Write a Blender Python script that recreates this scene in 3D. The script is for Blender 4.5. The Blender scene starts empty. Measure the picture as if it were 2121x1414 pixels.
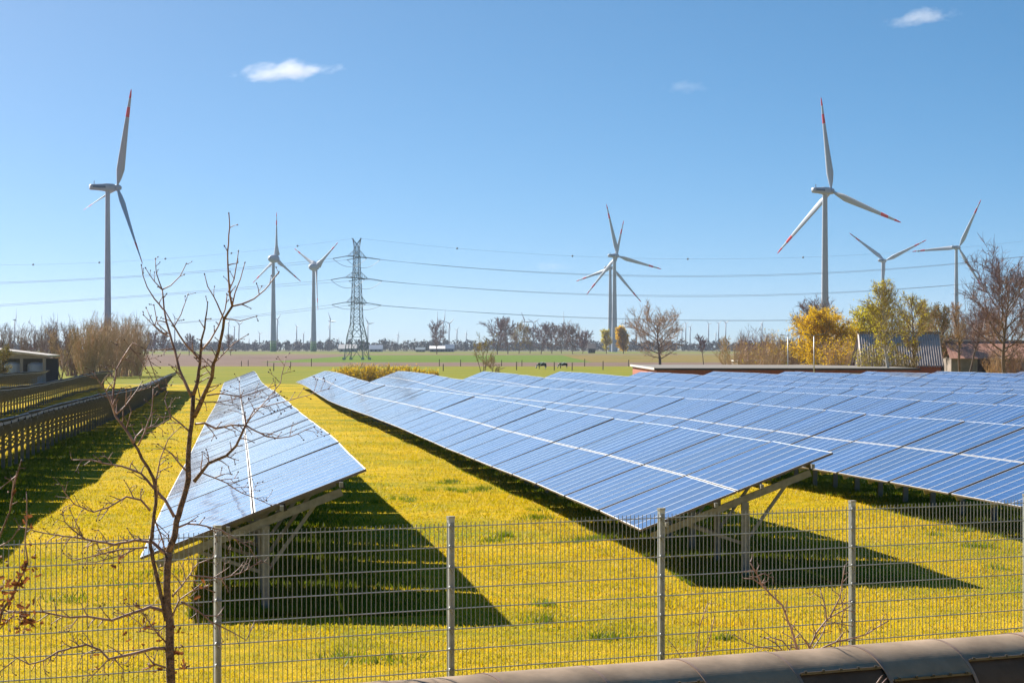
import bpy, math, random
import numpy as np
from mathutils import Matrix, Vector

# ------------------------------------------------------------------ camera, sky, sun, exposure
F = 5500.0            # focal length in photo pixels (2121 px wide)
CX, HZ = 1060.5, 720.0
CAMZ = 3.66
scene = bpy.context.scene
COL = scene.collection
R = math.radians

cam_d = bpy.data.cameras.new("camera")
cam_d.sensor_width = 36.0
cam_d.lens = 36.0 * F / 2121.0
cam_d.shift_y = (HZ - 707.0) / 2121.0
cam_d.clip_start, cam_d.clip_end = 0.5, 30000.0
cam = bpy.data.objects.new("camera", cam_d)
cam.location = (0, 0, CAMZ)
cam.rotation_euler = (R(90), 0, 0)
COL.objects.link(cam)
scene.camera = cam

SUN_AZ, SUN_EL = R(44.0), R(33.5)      # azimuth to the left of the view direction
SUN = Vector((-math.sin(SUN_AZ) * math.cos(SUN_EL), math.cos(SUN_AZ) * math.cos(SUN_EL), math.sin(SUN_EL)))

world = bpy.data.worlds.new("World")
scene.world = world
world.use_nodes = True
wn = world.node_tree
wn.nodes.clear()
w_out = wn.nodes.new("ShaderNodeOutputWorld")
w_bg = wn.nodes.new("ShaderNodeBackground")
w_sky = wn.nodes.new("ShaderNodeTexSky")
w_sky.sky_type = 'NISHITA'
w_sky.sun_disc = False
w_sky.sun_elevation = SUN_EL
w_sky.sun_rotation = -SUN_AZ
w_sky.altitude = 0.0
w_sky.air_density = 1.0
w_sky.dust_density = 1.25
w_sky.ozone_density = 4.0
w_tc = wn.nodes.new("ShaderNodeTexCoord")
w_map = wn.nodes.new("ShaderNodeMapping")
w_map.inputs['Scale'].default_value = (1, 1, 3.0)
w_map.inputs['Location'].default_value = (0, 0, 0.06)
w_hsv = wn.nodes.new("ShaderNodeHueSaturation")
w_hsv.inputs['Saturation'].default_value = 1.28
w_hsv.inputs['Hue'].default_value = 0.478
w_bg.inputs['Strength'].default_value = 0.055
wn.links.new(w_tc.outputs['Generated'], w_map.inputs['Vector'])
wn.links.new(w_map.outputs['Vector'], w_sky.inputs['Vector'])
wn.links.new(w_sky.outputs['Color'], w_hsv.inputs['Color'])
w_tint = wn.nodes.new("ShaderNodeMix")
w_tint.data_type = 'RGBA'; w_tint.blend_type = 'MULTIPLY'; w_tint.inputs[0].default_value = 1.0
w_tint.inputs[7].default_value = (0.92, 0.97, 1.10, 1)
wn.links.new(w_hsv.outputs['Color'], w_tint.inputs[6])
wn.links.new(w_tint.outputs[2], w_bg.inputs['Color'])
wn.links.new(w_bg.outputs['Background'], w_out.inputs['Surface'])

sun_d = bpy.data.lights.new("sun", 'SUN')
sun_d.energy = 5.0
sun_d.angle = R(0.53)
sun_d.color = (1.0, 0.94, 0.84)
sun = bpy.data.objects.new("sun", sun_d)
sun.rotation_euler = SUN.to_track_quat('Z', 'Y').to_euler()
COL.objects.link(sun)

vs = scene.view_settings
vs.view_transform = 'Standard'
vs.look = 'None'
vs.gamma = 1.0
vs.use_curve_mapping = False
vs.exposure = 1.1
scene.render.engine = 'CYCLES'
scene.cycles.use_denoising = True
scene.cycles.max_bounces = 6
scene.cycles.diffuse_bounces = 3
scene.cycles.glossy_bounces = 3
scene.cycles.transparent_max_bounces = 8
scene.cycles.volume_bounces = 1
scene.cycles.volume_max_steps = 256
scene.cycles.sample_clamp_indirect = 6.0

# ------------------------------------------------------------------ helpers
PROFILE = [(-80, -3.66), (0, -3.66), (36, -3.66), (44, -3.64), (56, -3.67), (66, -3.74), (76, -3.80), (90, -3.86),
           (116, -3.97), (144, -4.18), (180, -4.42), (210, -4.42), (237, -4.33), (265, -4.37), (290, -4.50),
           (330, -4.55), (600, -4.50), (900, -4.20), (1500, -3.30), (3000, -3.40), (8000, -4.0)]
_px = np.array([p[0] for p in PROFILE], float)
_pz = np.array([p[1] for p in PROFILE], float)
_pm = np.gradient(_pz, _px)

def prof(y):
    """smooth ground height relative to the camera"""
    y = np.clip(np.asarray(y, float), _px[0], _px[-1])
    i = np.clip(np.searchsorted(_px, y) - 1, 0, len(_px) - 2)
    h = _px[i + 1] - _px[i]
    t = (y - _px[i]) / h
    a, b = _pz[i], _pz[i + 1]
    m0, m1 = _pm[i] * h, _pm[i + 1] * h
    return (2*t**3 - 3*t**2 + 1)*a + (t**3 - 2*t**2 + t)*m0 + (-2*t**3 + 3*t**2)*b + (t**3 - t**2)*m1

def gz(x, y):
    x = np.asarray(x, float); y = np.asarray(y, float)
    near = np.clip((400 - y) / 100, 0, 1)
    w = 0.035*np.sin(x*0.61 + y*0.23) + 0.03*np.sin(x*0.27 - y*0.41 + 1.3) + 0.012*np.sin(x*1.7 + 0.9*y)
    return CAMZ + prof(y) + w * near

def P(x, y, Y):
    """world point seen at photo pixel (x, y) at distance Y along the view axis"""
    return Vector(((x - CX) / F * Y, Y, CAMZ + (HZ - y) / F * Y))

def base(x, Y, dz=0.0):
    X = (x - CX) / F * Y
    return Vector((X, Y, float(gz(X, Y)) + dz))

def tag(o, label=None, cat=None, group=None, kind=None):
    if label: o['label'] = label
    if cat: o['category'] = cat
    if group: o['group'] = group
    if kind: o['kind'] = kind
    return o

def empty(name, loc, label, cat, group=None, rz=0.0):
    o = bpy.data.objects.new(name, None)
    o.empty_display_size = 0.2
    o.location = loc
    o.rotation_euler = (0, 0, rz)
    COL.objects.link(o)
    return tag(o, label, cat, group)

class MB:
    """collects geometry for one mesh"""
    def __init__(s):
        s.v, s.f, s.m = [], [], []
    def add(s, verts, faces, mi=0):
        n = len(s.v)
        s.v.extend([tuple(p) for p in verts])
        s.f.extend([tuple(i + n for i in f) for f in faces])
        s.m.extend([mi] * len(faces))
        return s
    def box(s, c, size, rot=None, mi=0):
        hx, hy, hz = size[0]/2, size[1]/2, size[2]/2
        pts = [Vector((a*hx, b*hy, d*hz)) for d in (-1, 1) for b in (-1, 1) for a in (-1, 1)]
        if rot is not None:
            pts = [rot @ p for p in pts]
        c = Vector(c)
        return s.add([p + c for p in pts], [(0,2,3,1), (4,5,7,6), (0,1,5,4), (1,3,7,5), (3,2,6,7), (2,0,4,6)], mi)
    def bar(s, a, b, w, h=None, mi=0, up=(0, 0, 1)):
        """rectangular bar from a to b, w across and h along up"""
        h = w if h is None else h
        a, b = Vector(a), Vector(b)
        d = (b - a)
        L = d.length
        if L < 1e-6: return s
        d.normalize()
        u = Vector(up)
        if abs(d.dot(u)) > 0.98: u = Vector((0, 1, 0))
        r = d.cross(u).normalized()
        u = r.cross(d).normalized()
        pts = []
        for p in (a, b):
            for (i, j) in ((-1, -1), (1, -1), (1, 1), (-1, 1)):
                pts.append(p + r*(i*w/2) + u*(j*h/2))
        return s.add(pts, [(0,3,2,1), (4,5,6,7), (0,1,5,4), (1,2,6,5), (2,3,7,6), (3,0,4,7)], mi)
    def tube(s, pts, rad, sides=6, mi=0, cap=True):
        """tapered tube along a polyline"""
        pts = [Vector(p) for p in pts]
        n = len(pts)
        rad = [rad]*n if not hasattr(rad, '__len__') else rad
        rings = []
        ref = Vector((0.13, 0.97, 0.21))
        for i, p in enumerate(pts):
            t = (pts[min(i+1, n-1)] - pts[max(i-1, 0)])
            if t.length < 1e-9: t = Vector((0, 0, 1))
            t.normalize()
            if abs(t.dot(ref)) > 0.95: ref = Vector((0.97, 0.1, 0.2))
            u = t.cross(ref).normalized(); w = t.cross(u)
            rings.append([p + (u*math.cos(2*math.pi*k/sides) + w*math.sin(2*math.pi*k/sides))*rad[i] for k in range(sides)])
        vs_ = [q for r_ in rings for q in r_]
        fs = []
        for i in range(n-1):
            for k in range(sides):
                a, b = i*sides + k, i*sides + (k+1) % sides
                fs.append((a, b, b+sides, a+sides))
        if cap:
            fs.append(tuple(reversed(range(sides)))); fs.append(tuple((n-1)*sides + k for k in range(sides)))
        return s.add(vs_, fs, mi)
    def lathe(s, prof_, sides=16, c=(0, 0, 0), axis='z', mi=0):
        c = Vector(c); vs_ = []; fs = []
        for (r_, z_) in prof_:
            for k in range(sides):
                a = 2*math.pi*k/sides
                p = Vector((r_*math.cos(a), r_*math.sin(a), z_))
                if axis == 'x': p = Vector((p.z, p.x, p.y))
                vs_.append(p + c)
        for i in range(len(prof_)-1):
            for k in range(sides):
                a, b = i*sides + k, i*sides + (k+1) % sides
                fs.append((a, b, b+sides, a+sides))
        fs.append(tuple(reversed(range(sides)))); fs.append(tuple((len(prof_)-1)*sides + k for k in range(sides)))
        return s.add(vs_, fs, mi)
    def mesh(s, name, mats, smooth=False):
        me = bpy.data.meshes.new(name)
        me.from_pydata([tuple(p) for p in s.v], [], s.f)
        for m in (mats if isinstance(mats, (list, tuple)) else [mats]):
            me.materials.append(m)
        if max(s.m, default=0) > 0:
            me.polygons.foreach_set('material_index', s.m)
        if smooth:
            me.polygons.foreach_set('use_smooth', [True]*len(me.polygons))
        me.update()
        return me
    def build(s, name, mats, parent=None, smooth=False):
        """world coordinates in, object parented (origin of the parent subtracted)"""
        if parent is not None:
            root = parent
            off = Vector((0, 0, 0))
            while root is not None:
                off += root.location
                root = root.parent
            s.v = [(p[0]-off.x, p[1]-off.y, p[2]-off.z) for p in s.v]
        o = bpy.data.objects.new(name, s.mesh(name, mats, smooth))
        COL.objects.link(o)
        o.parent = parent
        return o

def np_mesh(name, V, Fc, mats, smooth=False, mi=None):
    """fast mesh from numpy arrays, faces all tri or all quad"""
    me = bpy.data.meshes.new(name)
    n, k = Fc.shape
    me.vertices.add(len(V)); me.vertices.foreach_set('co', np.ascontiguousarray(V, dtype=np.float32).ravel())
    me.loops.add(n*k); me.loops.foreach_set('vertex_index', np.ascontiguousarray(Fc, dtype=np.int32).ravel())
    me.polygons.add(n)
    me.polygons.foreach_set('loop_start', np.arange(0, n*k, k, dtype=np.int32))
    me.polygons.foreach_set('loop_total', np.full(n, k, dtype=np.int32))
    for m in (mats if isinstance(mats, (list, tuple)) else [mats]):
        me.materials.append(m)
    if mi is not None:
        me.polygons.foreach_set('material_index', np.asarray(mi, dtype=np.int32))
    me.polygons.foreach_set('use_smooth', np.full(n, bool(smooth)))
    me.update(calc_edges=True)
    me.validate()
    return me

def link(name, me, parent=None, loc=None):
    o = bpy.data.objects.new(name, me)
    COL.objects.link(o)
    o.parent = parent
    if loc is not None: o.location = loc
    return o

# ------------------------------------------------------------------ materials
MATS = {}
def mat(name, col, rough=0.7, metal=0.0, spec=0.5, var=0.0, scale=3.0, col2=None, bump=0.0, bscale=30.0, transl=0.0, obj_space=True, contrast=(0.35, 0.65)):
    """principled material with noise colour variation and optional bump / translucency"""
    if name in MATS: return MATS[name]
    m = bpy.data.materials.new(name); m.use_nodes = True
    nt = m.node_tree; nt.nodes.clear()
    out = nt.nodes.new('ShaderNodeOutputMaterial')
    b = nt.nodes.new('ShaderNodeBsdfPrincipled')
    b.inputs['Base Color'].default_value = (*col, 1)
    b.inputs['Roughness'].default_value = rough
    b.inputs['Metallic'].default_value = metal
    b.inputs['Specular IOR Level'].default_value = spec
    tc = nt.nodes.new('ShaderNodeTexCoord')
    if col2 is not None or var > 0:
        if col2 is None:
            col2 = tuple(c*(1-var) for c in col)
        nz = nt.nodes.new('ShaderNodeTexNoise')
        nz.inputs['Scale'].default_value = scale
        nz.inputs['Detail'].default_value = 6
        nz.inputs['Roughness'].default_value = 0.62
        nt.links.new(tc.outputs['Object'], nz.inputs['Vector'])
        rp = nt.nodes.new('ShaderNodeValToRGB')
        rp.color_ramp.elements[0].position, rp.color_ramp.elements[1].position = contrast
        rp.color_ramp.elements[0].color = (*col2, 1)
        rp.color_ramp.elements[1].color = (*col, 1)
        nt.links.new(nz.outputs['Fac'], rp.inputs['Fac'])
        nt.links.new(rp.outputs['Color'], b.inputs['Base Color'])
        colsock = rp.outputs['Color']
    else:
        colsock = None
    if bump > 0:
        nb = nt.nodes.new('ShaderNodeTexNoise'); nb.inputs['Scale'].default_value = bscale; nb.inputs['Detail'].default_value = 5
        nt.links.new(tc.outputs['Object'], nb.inputs['Vector'])
        bp = nt.nodes.new('ShaderNodeBump'); bp.inputs['Strength'].default_value = bump; bp.inputs['Distance'].default_value = 0.05
        nt.links.new(nb.outputs['Fac'], bp.inputs['Height'])
        nt.links.new(bp.outputs['Normal'], b.inputs['Normal'])
    if transl > 0:
        t = nt.nodes.new('ShaderNodeBsdfTranslucent'); t.inputs['Color'].default_value = (*col, 1)
        if colsock: nt.links.new(colsock, t.inputs['Color'])
        mx = nt.nodes.new('ShaderNodeMixShader'); mx.inputs[0].default_value = transl
        nt.links.new(b.outputs[0], mx.inputs[1]); nt.links.new(t.outputs[0], mx.inputs[2])
        nt.links.new(mx.outputs[0], out.inputs['Surface'])
    else:
        nt.links.new(b.outputs[0], out.inputs['Surface'])
    MATS[name] = m
    return m

def lawn_material():
    m = bpy.data.materials.new('lawn'); m.use_nodes = True
    nt = m.node_tree; b = nt.nodes['Principled BSDF']
    b.inputs['Roughness'].default_value = 0.9; b.inputs['Specular IOR Level'].default_value = 0.1
    tc = nt.nodes.new('ShaderNodeTexCoord')
    def noise(scale, detail=5):
        n = nt.nodes.new('ShaderNodeTexNoise'); n.inputs['Scale'].default_value = scale; n.inputs['Detail'].default_value = detail
        nt.links.new(tc.outputs['Object'], n.inputs['Vector']); return n
    def ramp(src, stops):
        r_ = nt.nodes.new('ShaderNodeValToRGB'); e = r_.color_ramp.elements
        while len(e) < len(stops): e.new(0.5)
        for i, (p, c) in enumerate(stops): e[i].position = p; e[i].color = (*c, 1)
        nt.links.new(src.outputs['Fac'], r_.inputs['Fac']); return r_
    n1, n2, n3 = noise(0.16, 8), noise(2.2, 6), noise(38.0, 3)
    c1 = ramp(n1, [(0.32, GRASS_C), (0.50, GRASS_B), (0.68, GRASS_A)])
    c2 = ramp(n2, [(0.38, (0.72, 0.80, 0.9)), (0.62, (1.12, 1.06, 1.0))])
    c3 = ramp(n3, [(0.35, (0.72, 0.72, 0.72)), (0.66, (1.2, 1.17, 1.12))])
    def mul(a, b_):
        x = nt.nodes.new('ShaderNodeMix'); x.data_type = 'RGBA'; x.blend_type = 'MULTIPLY'; x.inputs[0].default_value = 1.0
        nt.links.new(a, x.inputs[6]); nt.links.new(b_, x.inputs[7]); return x.outputs[2]
    nt.links.new(mul(mul(c1.outputs['Color'], c2.outputs['Color']), c3.outputs['Color']), b.inputs['Base Color'])
    bp = nt.nodes.new('ShaderNodeBump'); bp.inputs['Strength'].default_value = 0.8; bp.inputs['Distance'].default_value = 0.06
    nt.links.new(n3.outputs['Fac'], bp.inputs['Height']); nt.links.new(bp.outputs['Normal'], b.inputs['Normal'])
    MATS['lawn'] = m
    return m

GRASS_A, GRASS_B, GRASS_C = (0.65, 0.44, 0.006), (0.53, 0.375, 0.002), (0.27, 0.275, 0.002)

def panel_glass():
    """blue polycrystalline cells under glass; UV runs 0..1 over one module, u up the slope, v along the row"""
    m = bpy.data.materials.new('solar_cells'); m.use_nodes = True
    nt = m.node_tree; b = nt.nodes['Principled BSDF']
    b.inputs['Roughness'].default_value = 0.13
    b.inputs['IOR'].default_value = 1.7
    b.inputs['Coat Weight'].default_value = 0.65; b.inputs['Coat Roughness'].default_value = 0.40; b.inputs['Coat IOR'].default_value = 1.5
    b.inputs['Specular IOR Level'].default_value = 0.5
    uv = nt.nodes.new('ShaderNodeUVMap'); uv.uv_map = 'UVMap'
    sep = nt.nodes.new('ShaderNodeSeparateXYZ'); nt.links.new(uv.outputs['UV'], sep.inputs[0])
    def math_(op, a, b_=None):
        n = nt.nodes.new('ShaderNodeMath'); n.operation = op
        for i, x in enumerate((a, b_)):
            if x is None: continue
            if isinstance(x, (int, float)): n.inputs[i].default_value = x
            else: nt.links.new(x, n.inputs[i])
        return n.outputs[0]
    def lines(sock, count, width):
        fr = math_('FRACT', math_('MULTIPLY', sock, float(count)))
        d = math_('ABSOLUTE', math_('SUBTRACT', fr, 0.5))
        return math_('GREATER_THAN', d, 0.5 - width/2)
    lu = lines(sep.outputs['X'], 10, 0.05)
    lv = lines(sep.outputs['Y'], 6, 0.05)
    gap = math_('MAXIMUM', lu, lv)
    # per-cell crystal shade
    cu = math_('FLOOR', math_('MULTIPLY', sep.outputs['X'], 10.0)); cv = math_('FLOOR', math_('MULTIPLY', sep.outputs['Y'], 6.0))
    cmb = nt.nodes.new('ShaderNodeCombineXYZ'); nt.links.new(cu, cmb.inputs[0]); nt.links.new(cv, cmb.inputs[1])
    oi = nt.nodes.new('ShaderNodeObjectInfo'); nt.links.new(oi.outputs['Random'], cmb.inputs[2])
    wnz = nt.nodes.new('ShaderNodeTexWhiteNoise'); wnz.noise_dimensions = '3D'; nt.links.new(cmb.outputs[0], wnz.inputs['Vector'])
    rp = nt.nodes.new('ShaderNodeValToRGB')
    rp.color_ramp.elements[0].color = (0.002, 0.052, 0.21, 1); rp.color_ramp.elements[1].color = (0.005, 0.072, 0.26, 1)
    nt.links.new(wnz.outputs['Value'], rp.inputs['Fac'])
    mx = nt.nodes.new('ShaderNodeMix'); mx.data_type = 'RGBA'
    nt.links.new(gap, mx.inputs[0]); nt.links.new(rp.outputs['Color'], mx.inputs[6]); mx.inputs[7].default_value = (0.08, 0.18, 0.36, 1)
    # dust
    tc = nt.nodes.new('ShaderNodeTexCoord')
    nz = nt.nodes.new('ShaderNodeTexNoise'); nz.inputs['Scale'].default_value = 1.3; nz.inputs['Detail'].default_value = 4
    nt.links.new(tc.outputs['Object'], nz.inputs['Vector'])
    mr = nt.nodes.new('ShaderNodeMapRange'); mr.inputs[1].default_value = 0.35; mr.inputs[2].default_value = 0.75; mr.inputs[3].default_value = 0.03; mr.inputs[4].default_value = 0.07
    nt.links.new(nz.outputs['Fac'], mr.inputs[0]); nt.links.new(mr.outputs[0], b.inputs['Roughness'])
    mo = nt.nodes.new('ShaderNodeMapRange'); mo.inputs[3].default_value = 0.78; mo.inputs[4].default_value = 1.25
    nt.links.new(oi.outputs['Random'], mo.inputs[0])
    vm = nt.nodes.new('ShaderNodeVectorMath'); vm.operation = 'SCALE'
    nt.links.new(mx.outputs[2], vm.inputs[0]); nt.links.new(mo.outputs[0], vm.inputs['Scale'])
    nt.links.new(vm.outputs[0], b.inputs['Base Color'])
    MATS['solar_cells'] = m
    return m

# ------------------------------------------------------------------ the ground
def sheet(name, y0, y1, mat_, xs=None, ystep=None, xr=(-3000, 3000), dz=0.0, curve=None):
    """butting strip of terrain between two distances"""
    if xs is None: xs = np.array([xr[0], *np.linspace(max(xr[0], -400) + 1, min(xr[1], 400) - 1, 9), xr[1]])
    n = max(2, int((y1 - y0) / (ystep or 40)) + 1)
    ys = np.linspace(y0, y1, n)
    X, Y = np.meshgrid(xs, ys)
    if curve is not None: Y = curve(X, Y)
    Z = gz(X, Y) + dz
    V = np.stack([X, Y, Z], -1).reshape(-1, 3)
    nx = len(xs)
    i = np.arange(n-1)[:, None]*nx + np.arange(nx-1)[None]
    Fc = np.stack([i, i+1, i+1+nx, i+nx], -1).reshape(-1, 4)
    o = link(name, np_mesh(name, V, Fc, mat_, smooth=True))
    return tag(o, kind='structure')

lawn_m = lawn_material()
fine_x = np.concatenate([[-3000, -600, -220, -120, -80], np.arange(-60, 110, 1.0), [125, 150, 220, 600, 3000]])
sheet('lawn', -60, 330, lawn_m, xs=fine_x, ystep=1.0)
sheet('meadow', 330, 640, mat('meadow', (0.15, 0.175, 0.002), 0.9, spec=0.1, col2=(0.22, 0.20, 0.003), scale=0.06, bump=0.6, bscale=4))
sheet('ploughed_field', 640, 790, mat('plough', (0.20, 0.13, 0.10), 0.95, spec=0.1, col2=(0.14, 0.095, 0.07), scale=0.05, bump=0.8, bscale=1.2))
sheet('ploughed_field', 790, 1290, MATS['plough'], xr=(-3000, -75))
sheet('crop_field', 790, 1290, mat('crop', (0.075, 0.15, 0.001), 0.9, spec=0.1, col2=(0.115, 0.165, 0.002), scale=0.03, bump=0.5, bscale=3), xr=(-75, 24))
sheet('stubble_field', 790, 1290, mat('stubble', (0.24, 0.145, 0.045), 0.95, spec=0.1, col2=(0.13, 0.13, 0.012), scale=0.03, bump=0.6, bscale=2), xr=(24, 3000))
sheet('fallow_field', 1290, 1500, mat('fallow', (0.20, 0.135, 0.08), 0.95, spec=0.1, col2=(0.15, 0.13, 0.05), scale=0.02))
sheet('pasture', 1500, 1900, mat('pasture', (0.11, 0.17, 0.006), 0.95, spec=0.1, col2=(0.20, 0.18, 0.04), scale=0.008))
sheet('plain', 1900, 7000, mat('plain', (0.16, 0.13, 0.07), 0.95, spec=0.1, col2=(0.09, 0.11, 0.03), scale=0.004), ystep=200)

# ------------------------------------------------------------------ grass blades
def grass_blades():
    rng = np.random.default_rng(5)
    bands = [(20, 34, 460, 0.030), (34, 48, 360, 0.034), (48, 70, 130, 0.045), (70, 110, 30, 0.055), (110, 200, 5, 0.07)]
    A = []
    for (y0, y1, dens, h) in bands:
        wl, wr = 1120/F*y1 + 1, 1120/F*y1 + 1
        n = int((y1 - y0)*(wl + wr)*dens)
        y = rng.uniform(y0, y1, n); x = rng.uniform(-wl, wr, n)
        k = np.abs(x) < 1110/F*y + 0.5
        x, y = x[k], y[k]
        A.append(np.stack([x, y, h*rng.uniform(0.5, 1.25, len(x)), np.full(len(x), 0.006 + 0.00025*(y0))], -1))
    # taller tufts along the drip edge of the panel rows
    for r_ in (0, 1, 2, 3):
        c = ROW_C(r_)
        n = 7000
        y = 34 + 110*rng.random(n)**1.6
        x = c - y*TANPSI + rng.normal(0.05, 0.35, n)
        tuft = (np.sin(y*2.3 + r_) + np.sin(y*5.1 + 2*r_)) > 0.5
        x, y = x[tuft], y[tuft]
        A.append(np.stack([x, y, rng.uniform(0.05, 0.15, len(x)), np.full(len(x), 0.013)], -1))
    nsun = sum(len(q) for q in A)
    # longer green grass left unmown under the tables, added dense to deepen the shade there
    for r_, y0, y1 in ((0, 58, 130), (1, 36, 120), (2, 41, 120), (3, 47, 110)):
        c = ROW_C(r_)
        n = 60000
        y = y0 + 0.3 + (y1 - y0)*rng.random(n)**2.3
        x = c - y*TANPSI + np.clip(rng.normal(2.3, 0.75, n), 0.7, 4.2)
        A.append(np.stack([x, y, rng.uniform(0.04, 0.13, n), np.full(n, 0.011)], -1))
    # weed tufts standing in the lawn
    tufts = [P(x, y, 3.66*F/(y-HZ)) for (x, y) in ((1215, 1120), (1190, 1124), (1240, 1116), (965, 1012), (935, 1008), (1000, 1003), (890, 1010), (1120, 1060), (2000, 1100), (2060, 1112), (1950, 1095), (700, 1360), (1250, 1330), (150, 1240), (1500, 1330), (1120, 1290), (800, 1130))]
    for i in range(40): tufts.append(Vector((rng.uniform(-6, 12), rng.uniform(26, 75), 0)))
    for t in tufts:
        m_ = int(rng.uniform(40, 150)); sp = rng.uniform(0.08, 0.28)
        A.append(np.stack([rng.normal(t.x, sp, m_), rng.normal(t.y, sp, m_), rng.uniform(0.04, 0.15, m_), np.full(m_, 0.012)], -1))
    A = np.concatenate(A)
    x, y, h, w = A.T
    n = len(x)
    z = gz(x, y)
    az = rng.uniform(0, 2*np.pi, n)
    lean = rng.uniform(0.2, 1.3, n)*h
    la = rng.uniform(0, 2*np.pi, n)
    dx, dy = np.cos(az)*w, np.sin(az)*w
    b0 = np.stack([x-dx, y-dy, z-0.01], -1); b1 = np.stack([x+dx, y+dy, z-0.01], -1)
    tp = np.stack([x+np.cos(la)*lean, y+np.sin(la)*lean, z+h], -1)
    V = np.stack([b0, b1, tp], 1).reshape(-1, 3)
    Fc = np.arange(3*n).reshape(-1, 3)
    gm = mat('grass_blade', (0.66, 0.47, 0.01), 0.6, spec=0.2, col2=(0.34, 0.32, 0.006), scale=0.9, transl=0.45, contrast=(0.3, 0.6))
    gm2 = mat('grass_blade_dry', (0.66, 0.48, 0.07), 0.6, spec=0.2, transl=0.4)
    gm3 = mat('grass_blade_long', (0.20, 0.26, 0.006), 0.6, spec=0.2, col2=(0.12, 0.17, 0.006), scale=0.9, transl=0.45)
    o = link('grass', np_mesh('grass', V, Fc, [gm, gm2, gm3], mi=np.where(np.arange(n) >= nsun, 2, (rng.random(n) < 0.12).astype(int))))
    tag(o, 'short sunlit yellow green grass of the lawn between the panel rows', 'grass', kind='stuff')

PSI = math.atan(570.0/F); TANPSI = 570.0/F
ROW_C = lambda r_: -1.33 + 7.71*(r_ - 1)
grass_blades()

# ------------------------------------------------------------------ solar panel rows
ML, MW, MT = 1.652, 0.772, 0.036       # module: up the slope, along the row, thickness
TILT = R(21.2)
TABLE = 4.94                            # one table of 2 x 6 modules and the gap after it
D3 = Vector((-math.sin(PSI), math.cos(PSI), 0)); N3 = Vector((math.cos(PSI), math.sin(PSI), 0))

alu = mat('aluminium', (0.72, 0.72, 0.73), 0.45, metal=0.35, spec=0.5)
galv = mat('galvanised', (0.32, 0.31, 0.28), 0.5, metal=0.25, var=0.35, scale=9.0)
backs = mat('backsheet', (0.035, 0.042, 0.052), 0.6)
cells = panel_glass()
edge_shade_m = mat('frame_edge_shaded', (0.19, 0.15, 0.14), 0.5, metal=0.4)  # frame sides: shade put into the colour, darker than the aluminium tops

def module_arrays():
    a, b_, t = ML/2, MW/2, MT
    fr = 0.018
    V = [(-a,-b_,-t),(a,-b_,-t),(a,b_,-t),(-a,b_,-t), (-a,-b_,0),(a,-b_,0),(a,b_,0),(-a,b_,0),
         (-a+fr,-b_+fr,0),(a-fr,-b_+fr,0),(a-fr,b_-fr,0),(-a+fr,b_-fr,0),
         (-a+fr,-b_+fr,-0.0015),(a-fr,-b_+fr,-0.0015),(a-fr,b_-fr,-0.0015),(-a+fr,b_-fr,-0.0015)]
    Fc = [(12,13,14,15), (0,3,2,1), (0,1,5,4),(1,2,6,5),(2,3,7,6),(3,0,4,7),
          (4,5,9,8),(5,6,10,9),(6,7,11,10),(7,4,8,11), (8,9,13,12),(9,10,14,13),(10,11,15,14),(11,8,12,15)]
    M = [1, 2] + [3]*4 + [0]*8
    return np.array(V), np.array(Fc), np.array(M)
MV, MF, MM = module_arrays()

def add_uv(me, nmod):
    uvl = me.uv_layers.new(name='UVMap')
    uv = np.zeros((nmod, 14, 4, 2), np.float32)
    uv[:, 0] = np.array([(0,0),(1,0),(1,1),(0,1)], np.float32)
    uvl.data.foreach_set('uv', uv.ravel())

mod_me = np_mesh('solar_panel', MV, MF, [alu, cells, backs, edge_shade_m], mi=MM); add_uv(mod_me, 1)

def hbeam(w, h, tw, z0, z1):
    """H-section post, centred, from z0 to z1"""
    a, b_, c = w/2, h/2, tw/2
    pr = [(-a,-b_),(a,-b_),(a,-b_+tw),(c,-b_+tw),(c,b_-tw),(a,b_-tw),(a,b_),(-a,b_),(-a,b_-tw),(-c,b_-tw),(-c,-b_+tw),(-a,-b_+tw)]
    n = len(pr)
    V = [(x, y, z) for z in (z0, z1) for (x, y) in pr]
    Fc = [(i, (i+1) % n, (i+1) % n + n, i+n) for i in range(n)] + [tuple(reversed(range(n))), tuple(range(n, 2*n))]
    return V, Fc

LOWH = 0.78
PX = 1.72
def slope_z(x, off):  # height above ground of the plane OFF below the modules
    return LOWH + x*math.tan(TILT) - off/math.cos(TILT)
post_mb = MB(); post_mb.add(*hbeam(0.11, 0.10, 0.012, -0.15, slope_z(PX, 0.24))); post_me = post_mb.mesh('post', galv)
raft_mb = MB(); raft_mb.bar((0.22, 0, slope_z(0.22, 0.19)), (2.78, 0, slope_z(2.78, 0.19)), 0.06, 0.11); raft_me = raft_mb.mesh('rafter', galv)
def brace_me(x1):
    b_ = MB(); b_.bar((PX, 0.075, 0.52), (x1, 0.075, slope_z(x1, 0.19)), 0.045, 0.05); return b_.mesh('brace', galv)
braceL_me, braceR_me = brace_me(0.72), brace_me(2.45)
clamp_me = []
for xx in (0.40, 1.22, 1.98, 2.78):
    clamp_mb = MB(); clamp_mb.box((xx, 0, slope_z(xx, 0.10)), (0.05, 0.09, 0.10), Matrix.Rotation(-TILT, 3, 'Y'))
    clamp_me.append(clamp_mb.mesh('purlin_clamp', mat('dark_steel', (0.03, 0.03, 0.035), 0.5, metal=0.3)))

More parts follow.
